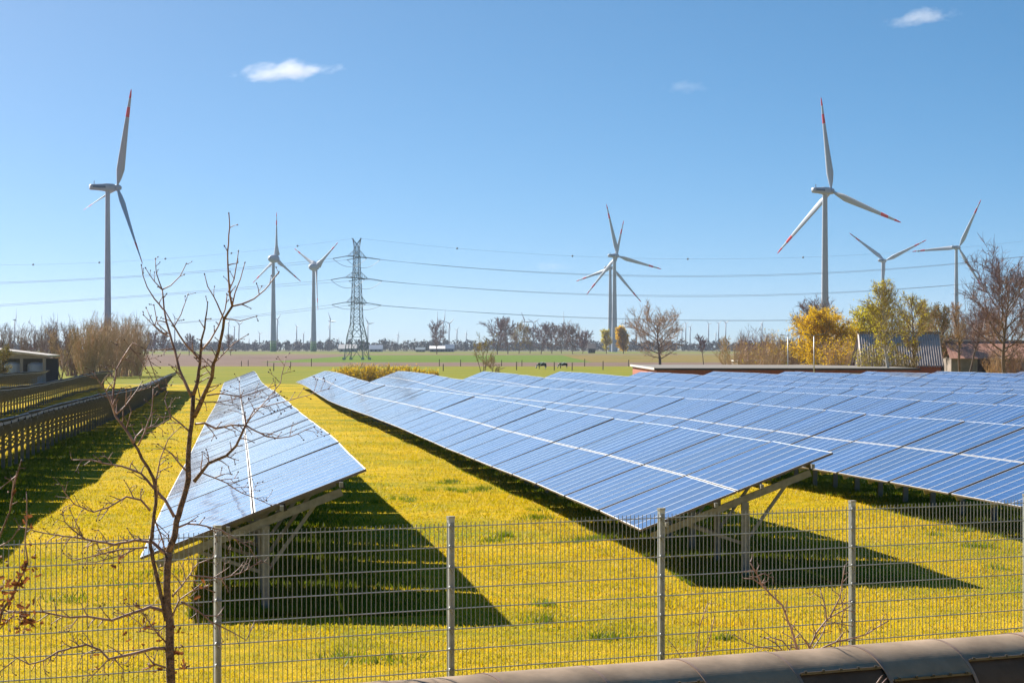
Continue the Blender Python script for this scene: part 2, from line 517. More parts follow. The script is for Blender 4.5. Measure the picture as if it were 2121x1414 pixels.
def panel_row(r_, y_start, y_end, n_indiv, n_frames, n_posts, label):
    rng = random.Random(100 + r_)
    c = ROW_C(r_)
    root_loc = Vector((c - y_start*TANPSI + 1.7, y_start, float(gz(c - y_start*TANPSI + 1.7, y_start))))
    root = empty('solar_panel_row', root_loc, label, 'solar panels', 'rows of solar panels on the lawn')
    nt_ = int((y_end - y_start)/(TABLE*math.cos(PSI)))
    lows = []
    for k in range(nt_ + 1):
        Yk = y_start + k*TABLE*math.cos(PSI)
        Xk = c - Yk*TANPSI
        lows.append(Vector((Xk, Yk, CAMZ + float(prof(Yk)) + LOWH + rng.uniform(-0.012, 0.012))))
    far_M, far_tr, pur = [], [], [[] for _ in range(4)]
    made = 0
    for k in range(nt_):
        a, b_ = lows[k], lows[k+1]
        er = (b_ - a).normalized()
        th = TILT + R(rng.uniform(-0.35, 0.35))
        es = (N3*math.cos(th) + Vector((0, 0, math.sin(th))))
        es = (es - er*es.dot(er)).normalized()
        nn = es.cross(er)
        for j in range(6):
            for i in range(2):
                ctr = a + er*(0.11 + (j + 0.5)*0.785) + es*(ML/2 + i*(ML + 0.022)) + nn*0.0
                Jt = Matrix.Rotation(rng.uniform(-0.003, 0.003), 4, 'X') @ Matrix.Rotation(rng.uniform(-0.002, 0.002), 4, 'Y')
                Mx = Matrix(((es.x, er.x, nn.x, ctr.x), (es.y, er.y, nn.y, ctr.y), (es.z, er.z, nn.z, ctr.z), (0, 0, 0, 1))) @ Jt
                if made < n_indiv:
                    o = bpy.data.objects.new('solar_panel', mod_me); COL.objects.link(o); o.parent = root
                    o.matrix_basis = Matrix.Translation(-root_loc) @ Mx
                    made += 1
                else:
                    far_M.append(np.array(Mx))
        for q, sx in enumerate((0.42, 1.26, 2.05, 2.93)):
            off = nn*(-0.08)
            pur[q].append((a + es*sx + off - er*0.02, a + er*TABLE + es*sx + off + er*0.02))
        # two support frames per table
        for s_ in (0.30, 2.77):
            g = a + er*s_
            fi = 2*k + (s_ > 1)
            Tm = Matrix(((N3.x, D3.x, 0, g.x), (N3.y, D3.y, 0, g.y), (0, 0, 1, g.z - LOWH), (0, 0, 0, 1)))
            ob = []
            if fi < n_frames: ob = [('post', post_me), ('rafter', raft_me), ('brace', braceL_me), ('brace', braceR_me), ('purlin_clamp', clamp_me[0]), ('purlin_clamp', clamp_me[1]), ('purlin_clamp', clamp_me[2]), ('purlin_clamp', clamp_me[3])]
            elif fi < n_posts: ob = [('post', post_me)]
            for nm, me in ob:
                o = bpy.data.objects.new(nm, me); COL.objects.link(o); o.parent = root
                if nm == 'post':
                    o.matrix_basis = Matrix.Translation(-root_loc) @ Tm @ Matrix.Translation((PX, 0, 0))
                else:
                    o.matrix_basis = Matrix.Translation(-root_loc) @ Tm
            if fi >= n_frames: far_tr.append((Tm, fi >= n_posts))
    rl = np.array(root_loc)
    if far_M:
        Ms = np.array(far_M)
        V = np.einsum('mij,vj->mvi', Ms[:, :3, :3], MV) + Ms[:, None, :3, 3] - rl
        n = len(Ms)
        Fc = (MF[None] + (np.arange(n)*len(MV))[:, None, None]).reshape(-1, 4)
        me = np_mesh('solar_panel_far', V.reshape(-1, 3), Fc, [alu, cells, backs, edge_shade_m], mi=np.tile(MM, n)); add_uv(me, n)
        tag(link('solar_panel_far', me, root), kind='stuff')
    for q in range(4):
        b_ = MB()
        for (p0, p1) in pur[q]:
            b_.bar(p0 - root_loc, p1 - root_loc, 0.05, 0.07)
        link('purlin', b_.mesh('purlin', galv), root)
    if far_tr:
        b_ = MB()
        for (Tm, with_post) in far_tr:
            def T(p): return Tm @ Vector(p) - root_loc
            if with_post: b_.bar(T((PX, 0, -0.15)), T((PX, 0, slope_z(PX, 0.24))), 0.10, 0.11)
            b_.bar(T((0.22, 0, slope_z(0.22, 0.19))), T((2.78, 0, slope_z(2.78, 0.19))), 0.06, 0.11)
            b_.bar(T((PX, 0.07, 0.52)), T((0.72, 0.07, slope_z(0.72, 0.19))), 0.045)
            b_.bar(T((PX, 0.07, 0.52)), T((2.45, 0.07, slope_z(2.45, 0.19))), 0.045)
        tag(link('support_frame_far', b_.mesh('support_frame_far', galv), root), kind='stuff')
    return root

panel_row(-2, 190, 304, 48, 0, 60, 'farthest left panel row seen from behind, below the open shed')
panel_row(-1, 100, 302, 120, 0, 82, 'second panel row left of the bare tree, dark underside and posts toward us')
panel_row(0, 31, 278, 300, 40, 100, 'dark backed panel row just left of the bare foreground tree')
panel_row(1, 36.4, 291, 300, 40, 100, 'pale glaring panel row right behind the bare foreground tree')
panel_row(2, 41.9, 290, 300, 40, 100, 'blue panel row in the middle whose low corner meets a fence post')
panel_row(3, 47.6, 284, 300, 30, 60, 'blue panel row at right ending low at the right picture edge')
for r_, y0, n_, lb in ((4, 62, 216, 'panel row next behind the one cut by the right picture edge'),
                       (5, 86, 156, 'fifth panel row counting rightward from the foreground tree'),
                       (6, 108, 96, 'sixth panel row counting rightward from the foreground tree'),
                       (7, 130, 60, 'seventh panel row counting rightward from the foreground tree'),
                       (8, 152, 60, 'eighth panel row counting rightward from the foreground tree'),
                       (9, 174, 48, 'ninth panel row counting rightward, short strip near the brick building'),
                       (10, 196, 48, 'tenth panel row counting rightward, thin far strip at right'),
                       (11, 218, 48, 'last far panel row at right below the brick building')):
    panel_row(r_, y0, 270, n_, 0, 0, lb)

# ------------------------------------------------------------------ welded mesh fence
FU = Vector((2.127, 1.33, 0)).normalized(); FSTEP = 2.51
F0 = Vector((-0.598, 25.9, 0))
steel = mat('fence_steel', (0.35, 0.36, 0.36), 0.42, metal=0.3, var=0.25, scale=14.0)
fence_root = empty('mesh_fence', (F0.x, F0.y, float(gz(F0.x, F0.y))), 'galvanised welded wire mesh fence in front of the solar panels', 'fence')
FT = CAMZ - 1.655
FN = Vector((FU.y, -FU.x, 0))      # towards the camera
def fence():
    for i in range(-3, 6):
        p = F0 + FU*(FSTEP*i)
        g = float(gz(p.x, p.y))
        b_ = MB()
        rot = Matrix((FU, -FN, Vector((0, 0, 1)))).transposed()
        b_.box((p.x, p.y, (FT + g - 0.3)/2), (0.062, 0.045, FT - g + 0.3), rot)
        po = b_.build('post', mat('post_steel', (0.60, 0.62, 0.63), 0.42, metal=0.3, var=0.25, scale=14.0), fence_root)
        cb = MB(); cb.box((p.x, p.y, FT + 0.004), (0.070, 0.053, 0.022), rot); cb.build('post_cap', mat('post_cap', (0.45, 0.42, 0.36), 0.6), fence_root)
        # clamps
        for q in range(9):
            z = FT - 0.10 - 0.2*q
            cc = p + FN*0.034 - FU*0.012
            c_ = MB(); c_.bar(cc + Vector((0, 0, z + 0.035)) - FU*0.022, cc + Vector((0, 0, z - 0.035)) + FU*0.022, 0.012, 0.012)
            c_.build('clamp', mat('clamp', (0.30, 0.31, 0.32), 0.45, metal=0.6), fence_root)
        if i == 5: break
        m_ = MB()
        a = p + FU*0.02 + FN*0.032
        for k in range(51):
            q = a + FU*(0.0498*k - 0.006)
            m_.bar(q + Vector((0, 0, FT - 2.02)), q + Vector((0, 0, FT - 0.045)), 0.0068, 0.0068)
        for k in range(10):
            z = FT - 0.085 - 0.2*k
            for s_ in (-0.0068, 0.0068):
                m_.bar(a + FN*s_ + Vector((0, 0, z)) - FU*0.02, a + FN*s_ + FU*2.50 + Vector((0, 0, z)), 0.0085, 0.0085)
        m_.build('wire_mesh', steel, fence_root)
fence()

# ------------------------------------------------------------------ clad pipeline in the foreground
def pipeline():
    x0 = 370/F*21.0
    top = CAMZ - 2.451
    rad = 0.60
    cz = top - rad
    c0 = Vector((x0, 21.0, cz))
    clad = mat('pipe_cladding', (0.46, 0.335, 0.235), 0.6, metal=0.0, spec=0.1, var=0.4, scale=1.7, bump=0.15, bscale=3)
    dark = mat('pipe_dark', (0.10, 0.085, 0.075), 0.5, metal=0.4, var=0.4, scale=2)
    root = empty('clad_pipeline', (c0.x, c0.y, float(gz(c0.x, c0.y))), 'thick metal clad pipeline running across the bottom right corner', 'pipe')
    U = Vector((0, 0, 1))
    def arc_shell(s0, s1, r_, a0, a1, name, m_, n=64):
        """shell from angle a0 to a1 (0 = straight up, positive toward the camera)"""
        b_ = MB(); V = []; Fc = []
        for s_ in (s0, s1):
            for k in range(n+1):
                a = a0 + (a1 - a0)*k/n
                V.append(c0 + FU*s_ + (U*math.cos(a) + FN*math.sin(a))*r_)
        for s_ in (s0, s1):
            for k in range(n+1):
                a = a0 + (a1 - a0)*k/n
                V.append(c0 + FU*s_ + (U*math.cos(a) + FN*math.sin(a))*(r_ - 0.008))
        m = n+1
        for k in range(n):
            Fc.append((k, k+1, m+k+1, m+k))
            Fc.append((2*m+k, 3*m+k, 3*m+k+1, 2*m+k+1))
            Fc.append((k, 2*m+k, 2*m+k+1, k+1)); Fc.append((m+k, m+k+1, 3*m+k+1, 3*m+k))
        Fc.append((0, m, 3*m, 2*m)); Fc.append((n, 2*m+n, 3*m+n, m+n))
        b_.add(V, Fc)
        return b_.build(name, m_, root, smooth=False)
    # inner pipe
    b_ = MB(); b_.tube([c0 - FU*9.0, c0 + FU*9.0], rad - 0.03, 32); b_.build('inner_pipe', dark, root, smooth=False)
    seg = 0.885
    for i in range(-9, 10):
        s0 = i*seg - 0.12
        long_ = i % 2 == 0
        r_ = rad if long_ else rad - 0.005
        edge = R(53 if long_ else 40)
        sh = arc_shell(s0, s0 + seg - 0.004, r_, R(-100), edge, 'cladding_shell', clad)
        e = c0 + (U*math.cos(edge) + FN*math.sin(edge))*(r_ + 0.008)
        fl = MB(); fl.bar(e + FU*(s0 + 0.03), e + FU*(s0 + seg - 0.04), 0.010, 0.020); fl.build('flange', mat('pipe_flange', (0.15, 0.11, 0.09), 0.45, metal=0.2), sh)
        for q in range(5):
            pb = e + FU*(s0 + 0.07 + q*0.18) + FN*0.014 + U*0.012
            bb = MB(); bb.box(pb, (0.022, 0.022, 0.022)); bb.build('bolt', dark, sh)
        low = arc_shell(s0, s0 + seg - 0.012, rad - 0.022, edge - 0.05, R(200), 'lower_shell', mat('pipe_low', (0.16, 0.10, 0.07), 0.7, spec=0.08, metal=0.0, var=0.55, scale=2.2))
        arc_shell(s0 - 0.016, s0 + 0.014, rad + 0.003, R(-100), R(120), 'joint_band', mat('pipe_band', (0.36, 0.24, 0.18), 0.55, metal=0.0, var=0.3, scale=4))
    for i in (-8, -4, 0, 4, 8):
        p = c0 + FU*(i*seg + 0.3)
        g = float(gz(p.x, p.y))
        b_ = MB(); rot = Matrix((FU, -FN, U)).transposed()
        b_.box((p.x, p.y, (g - 0.2 + cz - rad + 0.02)/2), (0.22, 0.5, cz - rad + 0.02 - g + 0.2), rot)
        b_.build('support_block', mat('concrete', (0.36, 0.34, 0.31), 0.9, var=0.3), root)
pipeline()

# ------------------------------------------------------------------ bare foreground tree, shrubs
bark = mat('bark', (0.32, 0.21, 0.155), 0.8, spec=0.3, col2=(0.09, 0.055, 0.045), scale=26, bump=0.8, bscale=60)
twig_m = mat('twig', (0.40, 0.255, 0.225), 0.6, spec=0.4, col2=(0.19, 0.11, 0.10), scale=9)
leaf_m = mat('dead_leaf', (0.30, 0.11, 0.035), 0.7, col2=(0.14, 0.05, 0.02), scale=8, transl=0.35)

def woody(root, Y0, limbs, seed, twig_every=26, twig_len=(14, 46), trunk_name='trunk', crown_name='branches', n_main=1, depth=0.5, bud=1.0, thick=1.0):
    """limbs: list of (points in photo pixels, start radius px, end radius px); depth wanders about Y0"""
    rng = random.Random(seed)
    ppm = F / Y0
    done = []            # (x, y, depth)
    trunk, crown, buds = MB(), MB(), MB()
    def depth_at(x, y):
        if not done: return 0.0
        return min(done, key=lambda q: (q[0]-x)**2 + (q[1]-y)**2)[2]
    def place(x, y, d):
        Y = Y0 + d
        return P(x, y, Y)
    def twig(x, y, d, ang, L, r_, lvl):
        n = max(3, int(L/7))
        pts = [place(x, y, d)]; rads = [r_/ppm]
        dd = rng.uniform(-0.6, 0.6)
        cx, cy = x, y
        bend = rng.uniform(-0.10, 0.10)
        for i in range(1, n+1):
            ang += bend + rng.uniform(-0.16, 0.16)
            ang += 0.06*math.sin(-math.pi/2 - ang) if False else 0
            st = L/n
            cx += math.cos(ang)*st; cy += math.sin(ang)*st
            d += dd*st/ppm
            pts.append(place(cx, cy, d)); rads.append((r_*(1 - 0.55*i/n))/ppm)
            if lvl < 2 and L > 20 and rng.random() < 0.30:
                twig(cx, cy, d, ang + rng.choice((-1, 1))*rng.uniform(0.5, 1.1), L*rng.uniform(0.3, 0.55), r_*0.7, lvl+1)
            elif rng.random() < 0.35:
                s_ = rng.uniform(0.9, 1.5)*bud/ppm
                buds.tube([pts[-1], pts[-1] + Vector((math.cos(ang+0.9)*s_*1.6, 0, -math.sin(ang+0.9)*s_*1.6))], [s_*0.8, s_*0.25], 4)
        crown.tube(pts, rads, 4, cap=False)
        s_ = rng.uniform(1.2, 1.9)*bud/ppm
        e = pts[-1]; dv = (pts[-1] - pts[-2]).normalized()
        buds.tube([e - dv*s_*0.5, e + dv*s_*0.8, e + dv*s_*2.0], [s_*0.5, s_*0.95, s_*0.2], 5)
    for li, (pts, r0, r1) in enumerate(limbs):
        n = len(pts)
        d = depth_at(*pts[0])
        slope = 0 if li < n_main else rng.uniform(-depth, depth)
        P3, rr, tot = [], [], 0.0
        # resample with a little wander
        fine = [(pts[0][0], pts[0][1])]
        for a, b_ in zip(pts[:-1], pts[1:]):
            L = math.hypot(b_[0]-a[0], b_[1]-a[1]); m_ = max(1, int(L/14))
            for i in range(1, m_+1):
                t = i/m_
                j = 0.0 if i == m_ else 0.7
                fine.append((a[0]+(b_[0]-a[0])*t + rng.uniform(-j, j), a[1]+(b_[1]-a[1])*t + rng.uniform(-j, j)))
        TL = sum(math.hypot(q[0]-p[0], q[1]-p[1]) for p, q in zip(fine[:-1], fine[1:]))
        acc = 0.0
        for i, (x, y) in enumerate(fine):
            if i: acc += math.hypot(x-fine[i-1][0], y-fine[i-1][1])
            dd = d + slope*acc/ppm
            P3.append(place(x, y, dd)); done.append((x, y, dd))
            t = acc/max(TL, 1)
            rr.append((1.22*thick if r0 < 5 else 1.0)*(r0 + (r1-r0)*t**0.8)*(1 + (rng.uniform(-0.06, 0.06)))/ppm)
            if li >= n_main and twig_every and rng.random() < (14.0/twig_every)*(0.30 if y < 730 else 1.25) and t > 0.12:
                ang = math.atan2(fine[min(i+1, len(fine)-1)][1]-fine[max(i-1, 0)][1], fine[min(i+1, len(fine)-1)][0]-fine[max(i-1, 0)][0])
                twig(x, y, dd, ang + rng.choice((-1, 1))*rng.uniform(0.45, 1.15), rng.uniform(*twig_len)*(1.0 - 0.35*t)*(0.6 if y < 730 else 1.0), min(1.5, 0.8*rr[-1]*ppm), 0)
        tgt = trunk if r0 >= 3.4 else crown
        tgt.tube(P3, rr, 9 if r0 >= 3.4 else 5)
        if r1 < 2:
            s_ = 1.7*bud/ppm; e = P3[-1]; dv = (P3[-1]-P3[-2]).normalized()
            buds.tube([e - dv*s_*0.5, e + dv*s_*0.8, e + dv*s_*2.2], [s_*0.5, s_, s_*0.2], 5)
    if trunk.v: trunk.build(trunk_name, bark, root, smooth=True)
    crown.build(crown_name, twig_m, root, smooth=True)
    if buds.v: buds.build('buds', mat('bud', (0.085, 0.04, 0.035), 0.6), root)
    return lambda x, y: place(x, y, depth_at(x, y))

def leaf_clump(root, spots, seed, size=0.035):
    """each dead leaf spot: (point, count, spread); one curled leaf is a mesh of its own"""
    rng = random.Random(seed)
    for (c, n, sp) in spots:
        for _ in range(n):
            p = c + Vector((rng.gauss(0, sp), rng.gauss(0, sp), rng.gauss(0, sp)))
            s_ = size*rng.uniform(0.6, 1.3)
            rot = Matrix.Rotation(rng.uniform(0, 6.28), 3, 'Z') @ Matrix.Rotation(rng.uniform(0, 3.1), 3, 'X') @ Matrix.Rotation(rng.uniform(0, 3.1), 3, 'Y')
            q = [(-1, 0, 0), (-0.5, 0.45, 0.25), (0, 0.3, 0.12), (0.45, 0.5, 0.3), (1.0, 0, 0.1), (0.45, -0.5, 0.3), (0, -0.3, 0.12), (-0.5, -0.45, 0.25), (0, 0, -0.1)]
            b_ = MB(); b_.add([p + rot @ (Vector(v)*s_) for v in q], [(i, (i+1) % 8, 8) for i in range(8)])
            b_.build('dead_leaf', leaf_m, root)

LIMBS = [
 ([(356,1640),(355,1500),(354,1414),(351,1348),(351,1287),(346,1256),(345,1210),(348,1164),(349,1143)], 12, 7.5),
 ([(349,1143),(362,1109),(365,1081),(375,1047),(386,1011),(390,993),(390,944),(393,902),(397,878),(399,844),(400,819)], 7.5, 4.4),
 ([(345,1285),(338,1250),(331,1222),(319,1170),(311,1127),(316,1097),(319,1066),(323,1041),(322,1011),(318,991),(307,969),(294,950),(286,931),(277,918)], 5.0, 3.0),
 ([(400,819),(408,795),(414,753),(416,725),(417,705),(424,680),(430,627)], 3.8, 0.9),
 ([(402,863),(417,831),(430,802),(439,781),(442,753),(448,740),(453,725),(462,680),(464,661),(470,651),(481,634)], 4.4, 2.0),
 ([(481,634),(476,610),(473.6,578),(471.5,521),(475.7,472),(474,443)], 2.0, 0.9),
 ([(481,634),(500,630),(526,619),(549,600),(577,564)], 1.9, 0.8),
 ([(481,634),(487,606),(498,578),(507,545)], 1.4, 0.7),
 ([(472.5,606),(485,578),(493.7,521)], 1.4, 0.7),
 ([(464,661),(455.5,642),(443,614.6),(430,593),(424,569)], 1.5, 0.7),
 ([(465,660),(498,664.5),(530,655)], 1.3, 0.6),
 ([(415,728),(436,704),(453,674),(466,642),(470,612)], 2.0, 1.0),
 ([(397,821),(383,791),(371,764),(362,725),(352,691),(345,668),(340,642),(338,617),(336,600)], 3.2, 1.3),
 ([(336,600),(324,566),(322,537)], 1.2, 0.7),
 ([(336,600),(354,591),(373,572),(385.5,547)], 1.2, 0.7),
 ([(336,600),(320,583),(302,556)], 1.1, 0.6),
 ([(338,641),(320,619),(305,595),(296,570),(293,550)], 1.4, 0.7),
 ([(416,747),(400,729),(381,708),(354,665),(342,644)], 2.3, 1.0),
 ([(352,691),(337,689),(320,674),(303,638)], 1.2, 0.6),
 ([(346,689),(326,670),(319,633)], 1.1, 0.6),
 ([(351,697),(332,688),(298,653)], 1.1, 0.6),
 ([(360,678),(375,651),(389,611)], 1.1, 0.6),
 ([(442,753),(472,723),(483,712),(513,693)], 1.4, 0.6),
 ([(362,722),(330,724),(302,725)], 1.2, 0.6),
 ([(277,918),(269,902),(252,878),(239,861),(234,844),(233,831),(235,806),(241,766),(252,745),(268,719)], 2.8, 0.9),
 ([(239,858),(220,810),(201,783),(194,770)], 1.7, 0.8),
 ([(241,858),(260,840),(282,810),(294,791)], 1.5, 0.7),
 ([(252,745),(275,710),(300,722),(320,775),(331,803)], 1.2, 0.6),
 ([(268,719),(290,742),(315,785),(332,805)], 1.0, 0.6),
 ([(277,918),(282,904),(296,889),(326,882),(352,866)], 1.6, 0.7),
 ([(286,923),(298,899),(313,859),(317.6,804)], 1.6, 0.8),
 ([(361,1070),(342,1035),(317,1009),(292,980),(286,978),(252,965),(214,959),(190,952),(150,952)], 3.3, 0.8),
 ([(342,1146),(317,1123),(280,1118),(237,1127),(176,1116),(90,1103),(40,1090)], 3.3, 0.8),
 ([(176,1115),(151,1097),(134,1080),(130,1060)], 1.5, 0.8),
 ([(171,1109),(157,1081),(144,1052)], 1.1, 0.7),
 ([(311,1057),(292,1035),(262,1028),(225,1050),(194,1060),(154,1044),(134,1020),(130,1008)], 2.1, 0.8),
 ([(305,1133),(256,1136),(213,1146),(151,1161),(133,1146)], 1.9, 0.7),
 ([(280,1137),(250,1150),(200,1163),(165,1165)], 1.3, 0.6),
 ([(339,1265),(311,1256),(280,1267),(231,1284),(182,1276),(145,1278),(90,1267),(18,1265)], 3.3, 1.0),
 ([(342,1342),(317,1342),(289,1350),(225,1364),(207,1345),(179,1334),(121,1348),(90,1367),(60,1375),(36,1362),(0,1390)], 3.2, 0.9),
 ([(343,1382),(317,1373),(302,1354)], 2.0, 1.0),
 ([(357,1275),(372,1241),(400,1222),(421,1216),(443,1225)], 2.0, 0.7),
 ([(375,1245),(406,1261),(437,1287),(486,1311),(510,1325),(527,1287)], 1.9, 0.7),
 ([(357,1235),(385,1201),(409,1167),(440,1155)], 1.9, 0.8),
 ([(392,1190),(458,1198),(498,1186),(540,1161)], 1.5, 0.7),
 ([(366,1093),(388,1084),(412,1086),(458,1097),(489,1115),(518,1133)], 2.0, 0.8),
 ([(402,997),(417,978),(432,959),(468,944),(489,923),(504,891),(509,880)], 3.4, 2.0),
 ([(509,880),(506,859),(498,821),(496,791)], 1.1, 0.5),
 ([(509,880),(517,868),(553,827),(581,793),(592,740)], 1.3, 0.6),
 ([(509,880),(523,889),(553,904),(574,907),(600,904),(650,884)], 1.6, 0.6),
 ([(509,880),(528,846),(600,829),(680,805)], 1.2, 0.5),
 ([(417,978),(470,1000),(500,1020),(560,1045)], 1.4, 0.6),
 ([(404,878),(424,876),(447,887),(479,880),(506,881)], 2.2, 1.5),
 ([(428,819),(458,815),(498,822),(542,808),(569,798)], 1.4, 0.6),
 ([(405,825),(425,833),(455,832),(498,824)], 1.2, 0.6),
 ([(392,893),(373,876),(354,861),(347,846),(341,827)], 1.9, 0.8),
 ([(385,974),(368,955),(354,938),(341,929),(328,920)], 1.9, 0.7),
 ([(326,1026),(324,993),(332,950),(341,927),(349,908),(373,885)], 1.6, 0.7),
 ([(318,1066),(330,1100),(344,1142)], 1.6, 1.2),
 ([(351,1290),(330,1305),(300,1300),(270,1275)], 1.5, 0.6),
 ([(344,1330),(325,1310),(310,1290),(290,1262)], 1.7, 0.7),
 ([(225,1364),(205,1385),(170,1420)], 1.3, 0.6),
 ([(236,1362),(255,1385),(250,1415)], 1.2, 0.6),
]
TY = 21.6
tree_root = empty('bare_tree', base(355, TY), 'bare branching young tree with few dead leaves before the fence', 'tree')
at_tree = woody(tree_root, TY, LIMBS, 11, twig_every=10, n_main=3)
lr = random.Random(3)
spots = [(at_tree(x, y), n, sp) for (x, y, n, sp) in ((245,1160,4,0.025), (371,1347,9,0.035), (377,1382,9,0.04), (305,1382,5,0.03), (369,1303,5,0.03), (302,1290,8,0.06),
          (277,1241,3,0.03), (318,1320,6,0.06), (285,1325,5,0.06), (400,1215,5,0.07), (410,1200,4,0.05), (200,1362,3,0.04), (335,1180,2,0.03), (203,1258,1,0.01), (322,1402,3,0.03), (276,1287,2,0.03), (258,1285,1,0.02))]
leaf_clump(tree_root, spots, 4, 0.028)

sap_root = empty('oak_sapling', base(-40, 20.5), 'oak sapling with brown withered leaves at the left picture edge', 'sapling')
at_sap = woody(sap_root, 20.5, [
  ([(-42,1690),(-40,1500),(-30,1400),(-8,1310),(5,1262),(25,1235),(40,1200),(58,1165)], 7, 2.0),
  ([(58,1165),(52,1120),(56,1070),(55,1021)], 1.5, 0.8),
  ([(-32,1400),(-25,1200),(0,1108),(20,1060),(31,1000),(44,954)], 3.4, 1.0),
  ([(20,1060),(28,1000),(33,985),(0,1012),(-20,1018)], 1.0, 0.8),
  ([(-25,1200),(0,1130),(25,1115),(44,1084)], 1.6, 0.8),
  ([(5,1262),(25,1268),(60,1270)], 1.4, 0.8),
  ([(-8,1310),(20,1280),(34,1276)], 1.5, 0.8)], 21, twig_every=60, twig_len=(8, 20), trunk_name='trunk')
leaf_clump(sap_root, [(at_sap(x, y), n, sp) for (x, y, n, sp) in ((62,1164,9,0.045), (48,1170,7,0.035), (30,1195,12,0.045), (26,1212,10,0.04), (40,1200,6,0.03), (5,1235,10,0.045), (8,1262,8,0.04), (33,1282,12,0.045),
          (57,1275,12,0.045), (60,1290,5,0.03), (25,1300,5,0.03), (57,1065,4,0.02), (58,1090,3,0.018), (24,1016,2,0.015), (7,1156,4,0.03), (4,1210,5,0.04), (50,1258,6,0.04))], 8, 0.030)

shr_root = empty('bare_shrub', base(1660, 23.3), 'leafless twiggy shrub growing between the pipeline and the right fence post', 'shrub')
woody(shr_root, 23.3, [
  ([(1655,1600),(1651,1343),(1640,1304),(1627,1270),(1620,1252),(1597,1231),(1577,1210),(1572,1195),(1563,1180),(1554,1164)], 2.6, 0.9),
  ([(1662,1600),(1676,1342),(1690,1311),(1712,1283),(1747,1263),(1760,1255)], 2.4, 0.8),
  ([(1719,1277),(1740,1236),(1744,1207),(1750,1171)], 1.2, 0.6),
  ([(1712,1281),(1710,1259),(1699,1220)], 1.2, 0.6),
  ([(1740,1600),(1740,1338),(1744,1290),(1747,1263),(1740,1233),(1725,1222)], 1.4, 0.6),
  ([(1665,1600),(1701,1342),(1731,1329),(1769,1320),(1794,1313),(1839,1286)], 1.7, 0.8),
  ([(1652,1600),(1620,1345),(1606,1331),(1584,1319)], 1.6, 0.7),
  ([(1656,1600),(1636,1345),(1620,1326),(1597,1319),(1585,1321)], 1.6, 0.7),
  ([(1645,1600),(1610,1345),(1568,1338),(1545,1330),(1522,1314)], 1.4, 0.6),
  ([(1658,1600),(1655,1345),(1640,1320),(1622,1310)], 1.4, 0.6),
  ([(1663,1600),(1684,1342),(1705,1310),(1712,1285),(1742,1292),(1765,1296)], 1.5, 0.6),
  ([(1680,1342),(1660,1316),(1640,1292)], 1.1, 0.5),
  ([(1577,1210),(1560,1198),(1540,1197)], 0.9, 0.5), ([(1577,1210),(1590,1202)], 0.9, 0.5), ([(1570,1192),(1584,1186)], 0.8, 0.5), ([(1566,1185),(1572,1172)], 0.8, 0.5)],
  31, twig_every=18, twig_len=(12, 36), n_main=0, bud=0.8, thick=1.35)
shr2 = empty('bare_shrub', base(1450, 23.0), 'small thin twiggy shrub right of the middle fence post above the pipeline', 'shrub')
woody(shr2, 23.0, [
  ([(1445,1600),(1442,1358),(1446,1320),(1450,1295),(1459,1268),(1466,1250)], 1.5, 0.6),
  ([(1448,1600),(1457,1354),(1470,1324),(1475,1300),(1480,1277)], 1.3, 0.6),
  ([(1440,1600),(1410,1360),(1398,1340),(1384,1325)], 1.2, 0.5)], 41, twig_every=16, twig_len=(8, 26), n_main=0, bud=0.7, thick=1.3)
stm = empty('bare_shrub', base(1830, 19.0), 'two cut pale twig tips poking up before the pipeline', 'shrub')
woody(stm, 19.0, [([(1800,1700),(1812,1420),(1826,1400)], 2.0, 1.2), ([(1806,1700),(1822,1420),(1836,1405)], 1.8, 1.0)], 51, twig_every=0, n_main=0)

# ------------------------------------------------------------------ wind turbines
white = mat('turbine_white', (0.48, 0.52, 0.59), 0.45, spec=0.4, var=0.06, scale=0.3)
red = mat('turbine_red', (0.78, 0.03, 0.02), 0.45, spec=0.4)
green_m = [mat('tower_green_%d' % i, c, 0.5) for i, c in enumerate(((0.05, 0.16, 0.03), (0.10, 0.24, 0.06), (0.20, 0.34, 0.13), (0.36, 0.46, 0.28)))]
far_white = mat('far_turbine', (0.30, 0.34, 0.40), 0.5)
grey_t = mat('turbine_grey', (0.30, 0.34, 0.40), 0.5)

